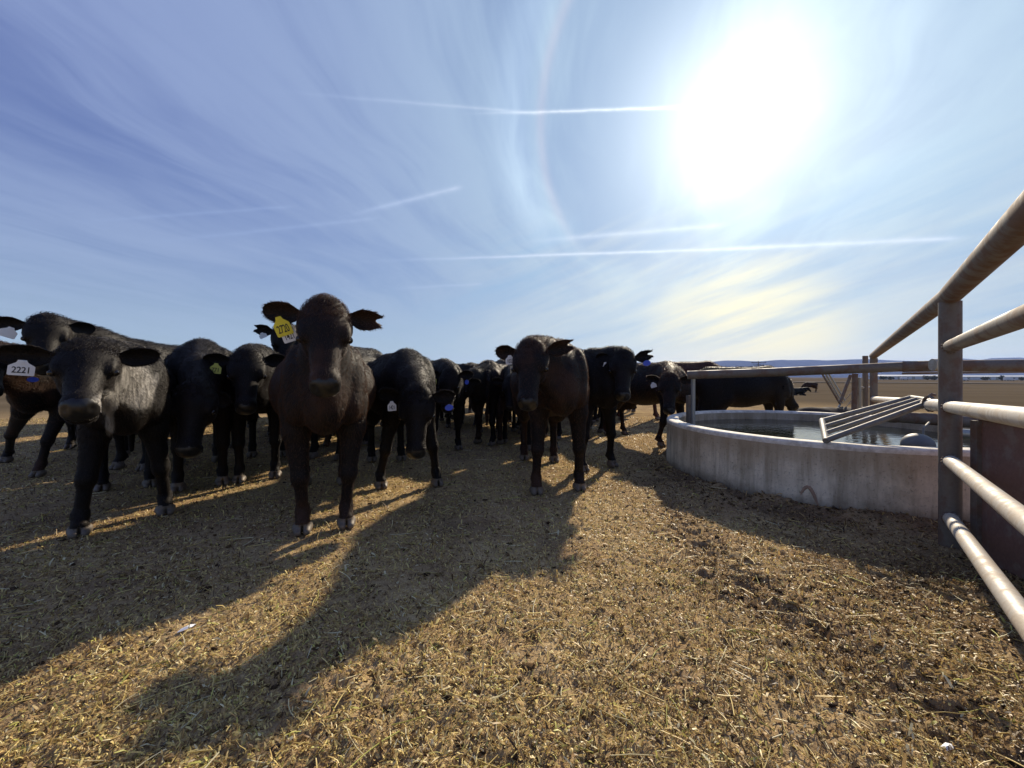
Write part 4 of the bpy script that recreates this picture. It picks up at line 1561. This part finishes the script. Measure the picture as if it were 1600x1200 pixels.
    # coat hair
    if hair:
        T = V[F]
        nr = np.cross(T[:, 2] - T[:, 0], T[:, 3] - T[:, 1])
        ar = np.linalg.norm(nr, axis=1)
        nr = nr / np.maximum(ar, 1e-12)[:, None]
        wgt = ar.copy()
        isear = np.arange(len(F)) >= len(F) - 2 * (2 * (nu - 1) * (nv - 1) + 2 * (nu - 1) + nv - 1)
        pollz = (np.abs(hp[:, 0]) < .12) & (np.abs(hp[:, 1]) < .12) & (hp[:, 2] > -.16) & ~isear
        wgt[isear] *= 1.8
        wgt[pollz] *= 1.5
        wgt[mi > 0] = 0
        fi_ = rg.choice(len(F), hair, p=wgt / wgt.sum())
        a_, b_ = rg.uniform(0, 1, (2, hair, 1))
        P = (T[fi_, 0] * (1 - a_) + T[fi_, 1] * a_) * (1 - b_) + (T[fi_, 3] * (1 - a_) + T[fi_, 2] * a_) * b_
        nn = nr[fi_]
        ishead = (hp[fi_, 0] > -.02) & (np.abs(hp[fi_, 1]) < .16) & (np.abs(hp[fi_, 2] + .1) < .2)
        flow = np.where(ishead[:, None], hx[None] * 1.0, np.array((-.55, 0, -.83))[None])
        pz = pollz[fi_]; ie = isear[fi_]
        for k_, (rt_, el, ew, en, Ln, Wd) in enumerate(ear_frames):
            near_ = ie & (np.linalg.norm(P - rt_, axis=1) < Ln * 1.3)
            flow[near_] = el + ew * np.sign((P[near_] - rt_) @ ew)[:, None] * .8
        flow[pz] = zr * 0.55 + rg.normal(0, .55, (pz.sum(), 3)) + hy * .25
        flow = flow + rg.normal(0, .20, (hair, 3))
        tg = flow - nn * (flow * nn).sum(1)[:, None]
        tg /= np.maximum(np.linalg.norm(tg, axis=1), 1e-6)[:, None]
        ln = rg.uniform(.012, .026, hair) * (0.75 + .45 * s)
        topl = (nn[:, 2] > .55) & ~ishead & ~ie
        ln[topl] *= 1.35
        ln[ishead] *= .55
        ln[ie] *= .75
        ln[(P[:, 2] < .55 * s) & ~ishead & ~ie] *= .55
        ln[pz] = rg.uniform(.014, .036, pz.sum()) * hs
        ln = ln[:, None]
        lift = np.where(pz, .55, np.where(topl, .42, .15))[:, None]
        p1 = P + (tg * (1 - lift * .5) + nn * (lift + .12)) * ln * .5
        p2 = p1 + (tg + nn * lift * .35 + rg.normal(0, .12, (hair, 3))) * ln * .55
        pts = np.stack([P - nn * .003, p1, p2], 1).astype(np.float32)
        hc = bpy.data.hair_curves.new('coat_hair')
        hc.add_curves([3] * hair)
        hc.attributes['position'].data.foreach_set('vector', pts.ravel())
        ra = hc.attributes.get('radius') or hc.attributes.new('radius', 'FLOAT', 'POINT')
        ra.data.foreach_set('value', np.tile(np.array((1.0, .75, .12), dtype=np.float32) * hair_r, hair))
        hc.attributes.new('pale', 'FLOAT', 'CURVE').data.foreach_set('value', sheen_mask[F[fi_, 0]].astype(np.float32))  # each hair takes the painted sheen at its root
        ho = link('coat_hair', hc, HAIRS[coat], root_o, smooth=False)
        ho['kind'] = 'stuff'

    # tags: (ear, along, colour, number, size, offset, tilt)
    for ti, (ei, u, colour, num, size, dz, tilt) in enumerate(tags):
        rt_, el, ew, en, Ln, Wd = ear_frames[ei]
        c = rt_ + el * (Ln * u) + en * ((.040 - .014 * ti) * hs) + zr * (-.01 + dz)
        facing = unit(L((0.0, 0.0, CAM_H)) - c) * 0.6 + en * 0.6
        facing = unit(facing - zr * (facing @ zr) * 0.6)
        side = unit(np.cross(zr, facing)); upv = np.cross(facing, side)
        side, upv = side * math.cos(tilt) + upv * math.sin(tilt), upv * math.cos(tilt) - side * math.sin(tilt)
        Rm = Matrix((side, upv, facing)).transposed()
        wd, ht = size
        prof = [(-.16, .0), (.16, .0), (.22, -.16), (.46, -.36), (.5, -.42), (.5, -.95), (.44, -1.0), (-.44, -1.0), (-.5, -.95), (-.5, -.42), (-.46, -.36), (-.22, -.16)]
        if colour == 'blue_tag' or num is None and colour != 'white_tag':
            prof = [(.5 * math.cos(t_), -.5 + .5 * math.sin(t_)) for t_ in np.linspace(0, 2 * math.pi, 15)[:-1]]
        n_ = len(prof)
        vs = [(x_ * wd, y_ * ht, .0015) for x_, y_ in prof] + [(x_ * wd, y_ * ht, -.0015) for x_, y_ in prof]
        fs = [tuple(range(n_ - 1, -1, -1)), tuple(range(n_, 2 * n_))] + [(i_, (i_ + 1) % n_, n_ + (i_ + 1) % n_, n_ + i_) for i_ in range(n_)]
        # front faces +z
        fs[0] = tuple(range(n_)) if prof[0][0] < prof[1][0] and False else fs[0]
        b_ = MB(); b_.add(vs, fs)
        to = b_.build('ear_tag', M[colour], root_o, smooth=False)
        to.matrix_local = Matrix.Translation(Vector(c)) @ Rm.to_4x4()
        b2 = MB(); b2.tube([(0, -.13 * ht, -.004), (0, -.13 * ht, .006)], .009, 10)
        b2.build('button', M[colour], to)
        if num:
            td = bpy.data.curves.new('number', 'FONT')
            td.body = num
            td.size = ht * .56
            td.align_x = 'CENTER'; td.align_y = 'CENTER'
            td.extrude = .0004
            td.offset = ht * .006
            td.space_character = 0.95
            td.materials.append(M['ink'])
            tmp = bpy.data.objects.new('number', td)
            nm = bpy.data.meshes.new_from_object(tmp)
            bpy.data.objects.remove(tmp)
            tx = bpy.data.objects.new('number', nm)
            COL.objects.link(tx)
            tx.parent = to
            tx.location = (0, -.66 * ht, .0022)
            tx.scale = (min(1.0, wd / (ht * .56 * .62 * len(num))) * .92, 1, 1)
    return root_o


def gp(px, py):
    """ground point under a pixel"""
    Y = CAM_H * FPX / (py - HOR)
    return ((px - 800) / FPX * Y, Y)


def mid(a, b):
    return ((a[0] + b[0]) / 2, (a[1] + b[1]) / 2)


GRP = 'black cattle crowded behind the trampled ground'
HQ = dict(res=0.0095, hair_r=0.0009)
MQ = dict(res=0.0115, hair_r=0.0012)
LQ = dict(res=0.017, hair_r=0.0018)

# G: the tall one in the middle left, head high
a, b = gp(473, 833), gp(541, 823)
make_cow('tall black steer with head raised and a yellow tag 2720 over a white tag', mid(a, b), (.42, -.91), 1.08, W(508, 470, 2.42), W(508, 577, 2.20), 1.16,
         feet=(a, b), coat='rusty', hair=56000, ears=(0.05, -0.10), ear_len=(.20, .205), notch=(0, .16), lt=1.04, wide=1.13, group=GRP, seed=3,
         tags=((0, .58, 'yellow_tag', '2720', (.088, .115), -.006, .38), (0, .42, 'white_tag', '1421', (.080, .095), -.062, .36)), **HQ)
# C: foreground left with lowered head
a, b = gp(125, 838), gp(258, 802)
make_cow('black cow with sun sheen painted on its neck, lowered head and a white tag 2221', mid(a, b), (.68, -.73), 1.04, W(137, 533, 2.38), W(118, 636, 2.03), 1.08,
         feet=(a, b), coat='black', hair=56000, ears=(0.02, 0.04), ear_len=(.25, .21), lt=1.06, wide=1.0, group=GRP, seed=4, hair_r=.0009, res=.0095, pale=((214, 604, 36, 42, 2.0, 3.3), (168, 628, 24, 20, 1.9, 2.6), (172, 660, 8, 26, 2.0, 3.0)),  # pale: sunlit sheen painted on neck, cheek and brisket
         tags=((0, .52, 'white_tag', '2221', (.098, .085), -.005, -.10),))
# L: in the middle
a, b = gp(838, 772), gp(905, 766)
make_cow('black cow with rust tinted flank standing front on in the middle of the photo', mid(a, b), (.06, -1), 1.12, W(829, 533, 3.25), W(822, 612, 3.02), 1.12,
         feet=(a, b), coat='rusty', hair=30000, ears=(-0.06, .22), ear_len=(.19, .22), notch=(0, .2), lt=1.04, wide=1.1, group=GRP, seed=5,
         tags=((0, .30, 'white_tag', '1021', (.075, .075), -.005, .1),), **MQ)
# H: head down to the ground
a, b = gp(595, 763), gp(682, 758)
make_cow('black cow lowering its head with a white tag 1421 and a blue button', mid(a, b), (.45, -.9), 1.05, W(651, 607, 3.25), W(649, 693, 3.10), 1.1,
         feet=(a, b), coat='black', hair=30000, ears=(.10, -.06), ear_len=(.19, .19), lt=1.04, wide=1.06, group=GRP, seed=6,
         tags=((0, .42, 'white_tag', '1421', (.068, .08), -.02, .05), (1, .72, 'blue_tag', None, (.07, .05), -.045, .15)), **MQ)
# D: left, face hanging low and dark
a, b = gp(298, 767), gp(332, 756)
make_cow('black cow with hanging face between the leftmost white tag and the yellow tag 771', mid(a, b), (.62, -.78), 1.13, W(303, 598, 3.2), W(284, 704, 2.98), 1.15,
         feet=((a[0] - .12, a[1]), (b[0] + .1, b[1])), coat='black', hair=26000, ears=(-.7, -1.0), ear_len=(.15, .14), lt=1.0, wide=1.0, group=GRP, seed=7, **MQ)
# E: behind D
a, b = gp(374, 753), gp(430, 746)
make_cow('black cow with a yellow tag 771 standing left of the tall steer', mid(a, b), (.45, -.89), 1.10, W(386, 548, 3.55), W(383, 634, 3.33), 1.12,
         feet=(a, b), coat='black', hair=24000, ears=(-.06, -.02), ear_len=(.20, .18), lt=1.0, wide=1.05, group=GRP, seed=8,
         tags=((0, .50, 'olive_tag', '771', (.08, .09), -.005, -.1),), **MQ)
# F: raised head behind the tall steer
make_cow('black cow peeping over behind the yellow tagged tall steer', (-2.35, 5.15), (-.1, -1), 1.18, W(447, 508, 4.55), W(452, 580, 4.33), 1.12,
         coat='black', hair=14000, ears=(.12, .0), ear_len=(.18, .18), lt=1.0, group=GRP, seed=9, notch=(.15, 0),
         tags=((0, .62, 'white_tag', None, (.075, .06), -.012, .5),), res=.014, hair_r=.0014)
# B: raised head at far left
make_cow('black cow looking over the back of the leftmost lowered head', (-4.3, 4.6), (-.08, -1), 1.16, W(74, 493, 3.85), W(66, 575, 3.58), 1.18,
         coat='black', hair=18000, ears=(-.02, -.10), ear_len=(.22, .18), lt=1.0, group=GRP, seed=10,
         tags=((0, .38, 'white_tag', None, (.11, .10), -.012, -.4),), res=.013, hair_r=.0013)
# A: brown one cut by the left edge
a, b = gp(12, 722), gp(62, 745)
make_cow('dark cow cut off by the left edge of the photo', (-5.05, 4.35), (.35, -.94), 1.05, W(-18, 535, 3.72), W(-12, 625, 3.5), 1.08,
         feet=(a, b), coat='rusty', hair=14000, ears=(-.2, .02), ear_len=(.2, .2), lt=1.0, group=GRP, seed=11,
         tags=((1, .75, 'blue_tag', None, (.08, .05), -.22, 0),), res=.014, hair_r=.0014)
# M: right of the middle cow
a, b = gp(921, 737), gp(944, 729)
make_cow('black cow with a white tag and a blue button right of the middle cow', mid(a, b), (.42, -.91), 1.09, W(973, 548, 4.25), W(973, 606, 4.02), 1.08,
         feet=((a[0] - .08, a[1]), (b[0] + .08, b[1])), coat='black', hair=22000, ears=(.02, .20), ear_len=(.17, .20), lt=1.0, group=GRP, seed=12, notch=(0, .25),
         tags=((0, .42, 'white_tag', None, (.07, .09), -.02, .35), (1, .62, 'blue_tag', None, (.08, .06), -.03, .2)), res=.012, hair_r=.0013)
# I
a, b = gp(676, 712), gp(716, 703)
make_cow('black cow with olive and blue tags looking out left of the dark rump', mid(a, b), (.48, -.88), 1.02, W(701, 578, 5.1), W(693, 645, 4.92), 1.08,
         feet=(a, b), coat='black', hair=14000, ears=(.05, .02), ear_len=(.16, .18), lt=1.0, group=GRP, seed=13,
         tags=((0, .55, 'olive_tag', None, (.06, .10), -.015, 0), (1, .6, 'blue_tag', None, (.05, .06), -.045, 0)), res=.015, hair_r=.0015)
# J: seen from behind
make_cow('black cow seen from behind left of the middle cow', (-.42, 7.35), (-.05, 1), 1.03, (-.4, 8.1, 1.0), (-.4, 8.4, .6), 1.0,
         coat='rusty', hair=14000, ears=(0, 0), lt=1.0, group=GRP, seed=14, res=.016, hair_r=.0016)
# K
make_cow('black cow whose head peeps between the rump and the middle cow', (-.22, 8.75), (.05, -1), 1.1, W(790, 567, 8.1), W(790, 600, 7.85), 1.08,
         coat='black', hair=7000, ears=(.25, .1), ear_len=(.17, .17), lt=1.0, group=GRP, seed=15, res=.018, hair_r=.002)
# N: by the tank
a, b = gp(1036, 698), gp(1062, 694)
make_cow('black cow with a white tag standing at the left end of the tank', mid(a, b), (.50, -.86), 1.0, W(1046, 584, 5.55), W(1045, 632, 5.34), 1.12,
         feet=((a[0] - .05, a[1]), (b[0] + .05, b[1])), coat='rusty', hair=16000, ears=(.0, -.05), ear_len=(.19, .2), lt=1.0, group=GRP, seed=16,
         tags=((0, .52, 'white_tag', None, (.08, .075), -.02, .3),), res=.014, hair_r=.0015)
# O: side on, far behind
make_cow('dark brown cow standing side on behind the left end of the tank', (4.65, 9.4), (1, -.06), 1.08, (5.2, 9.25, .95), (5.5, 9.1, .55), 1.05,
         coat='redbrown', hair=12000, ears=(-.1, -.1), lt=1.0, group=GRP, seed=17, res=.018, hair_r=.002)
# P: drinking behind the tank
make_cow('black cow standing side on behind the tank with a white tag', (4.17, 6.45), (1, -.04), 0.95, W(1222, 598, 6.45), W(1250, 632, 6.4), 0.95,
         coat='black', hair=14000, ears=(.0, .1), ear_len=(.18, .2), lt=1.0, group=GRP, seed=18, tags=((0, .5, 'white_tag', None, (.085, .09), -.02, 0),), res=.016, hair_r=.0016)
# more of the herd in the gaps
make_cow('dark red brown cow showing its legs between the tank and the blue tagged cow', (2.35, 9.2), (.8, -.6), 1.06, (2.9, 8.7, 1.15), (3.1, 8.5, .75), 1.0,
         coat='redbrown', hair=8000, lt=1.0, group=GRP, seed=19, res=.018, hair_r=.002)
proto = make_cow('dark cow mostly hidden deep in the herd behind the others', (-3.6, 6.4), (.25, -.97), 1.08, (-3.43, 5.8, 1.12), (-3.38, 5.62, .72), 1.04,
                 coat='black', hair=8000, lt=1.0, group='cows mostly hidden deep in the herd', seed=21, res=.018, hair_r=.002)
for x, y, yaw, sc in ((-4.75, 6.5, -1.2, 1.0), (-2.75, 7.5, -1.5, 1.0), (-1.55, 8.4, -1.3, .97), (-5.6, 8.3, -1.0, 1.0), (-3.9, 8.7, -1.4, 1.02), (-6.4, 6.3, -1.1, 1.03),
                      (-7.6, 7.4, -1.0, 1.0), (.62, 8.3, -1.45, .97), (1.6, 9.7, -1.2, .97), (-1.0, 10.2, -1.6, .97), (-2.5, 9.9, -1.3, 1.0), (-4.8, 10.4, -1.1, 1.0), (.3, 11.0, -.3, .97), (-2.2, 6.6, -1.9, .98), (-.15, 6.5, -2.2, .92), (-3.3, 11.5, -.2, 1.0),
                      (-1.4, 12.0, -2.9, 1.0), (-5.5, 5.7, -1.1, 1.0), (-2.9, 6.5, -1.6, .98), (-4.2, 7.5, -1.2, 1.0), (-3.3, 7.6, -1.5, 1.0), (-6.1, 7.6, -1.1, 1.0), (.1, 6.7, -1.7, .93), (-1.9, 9.1, .1, 1.0), (1.1, 9.0, 3.0, .95), (-.6, 7.9, 3.3, .93), (2.1, 10.2, .2, 1.0), (-.8, 8.9, -1.8, .96), (1.0, 7.0, -2.4, .95), (2.6, 11.0, -2.8, 1.0), (-6.6, 9.5, -.2, 1.0), (-8.6, 9.4, -.6, 1.0), (-.5, 13.5, -.1, 1.0)):
    c_ = proto.copy(); COL.objects.link(c_)
    c_.location = (x, y, 0); c_.rotation_euler = (0, 0, yaw); c_.scale = (sc, sc, sc)
    for ch in proto.children:
        d_ = ch.copy(); COL.objects.link(d_); d_.parent = c_
# far off in the pasture
c = W(1264, HOR, 54)
make_cow('single brown cow standing far off in the pasture', (c.x - .4, c.y), (-1, .1), 1.05, (c.x - 1.0, c.y, .75 + gz(c.x, c.y)), (c.x - 1.2, c.y, .35 + gz(c.x, c.y)), 1.0,
         coat='brown', hair=0, group='cattle far off in the pasture', seed=30, res=.03, base_z=gz(c.x, c.y))
c = W(1246, HOR, 40)
make_cow('black cow lying down in the pasture beyond the tank', (c.x + .4, c.y), (1, -.1), 1.0, (c.x + 1.0, c.y - .1, .80 + gz(c.x, c.y)), (c.x + 1.3, c.y - .1, .5 + gz(c.x, c.y)), 1.0,
         coat='black', hair=0, group='cattle far off in the pasture', seed=31, res=.03, base_z=gz(c.x, c.y) - .5, lying=True, tail=False)
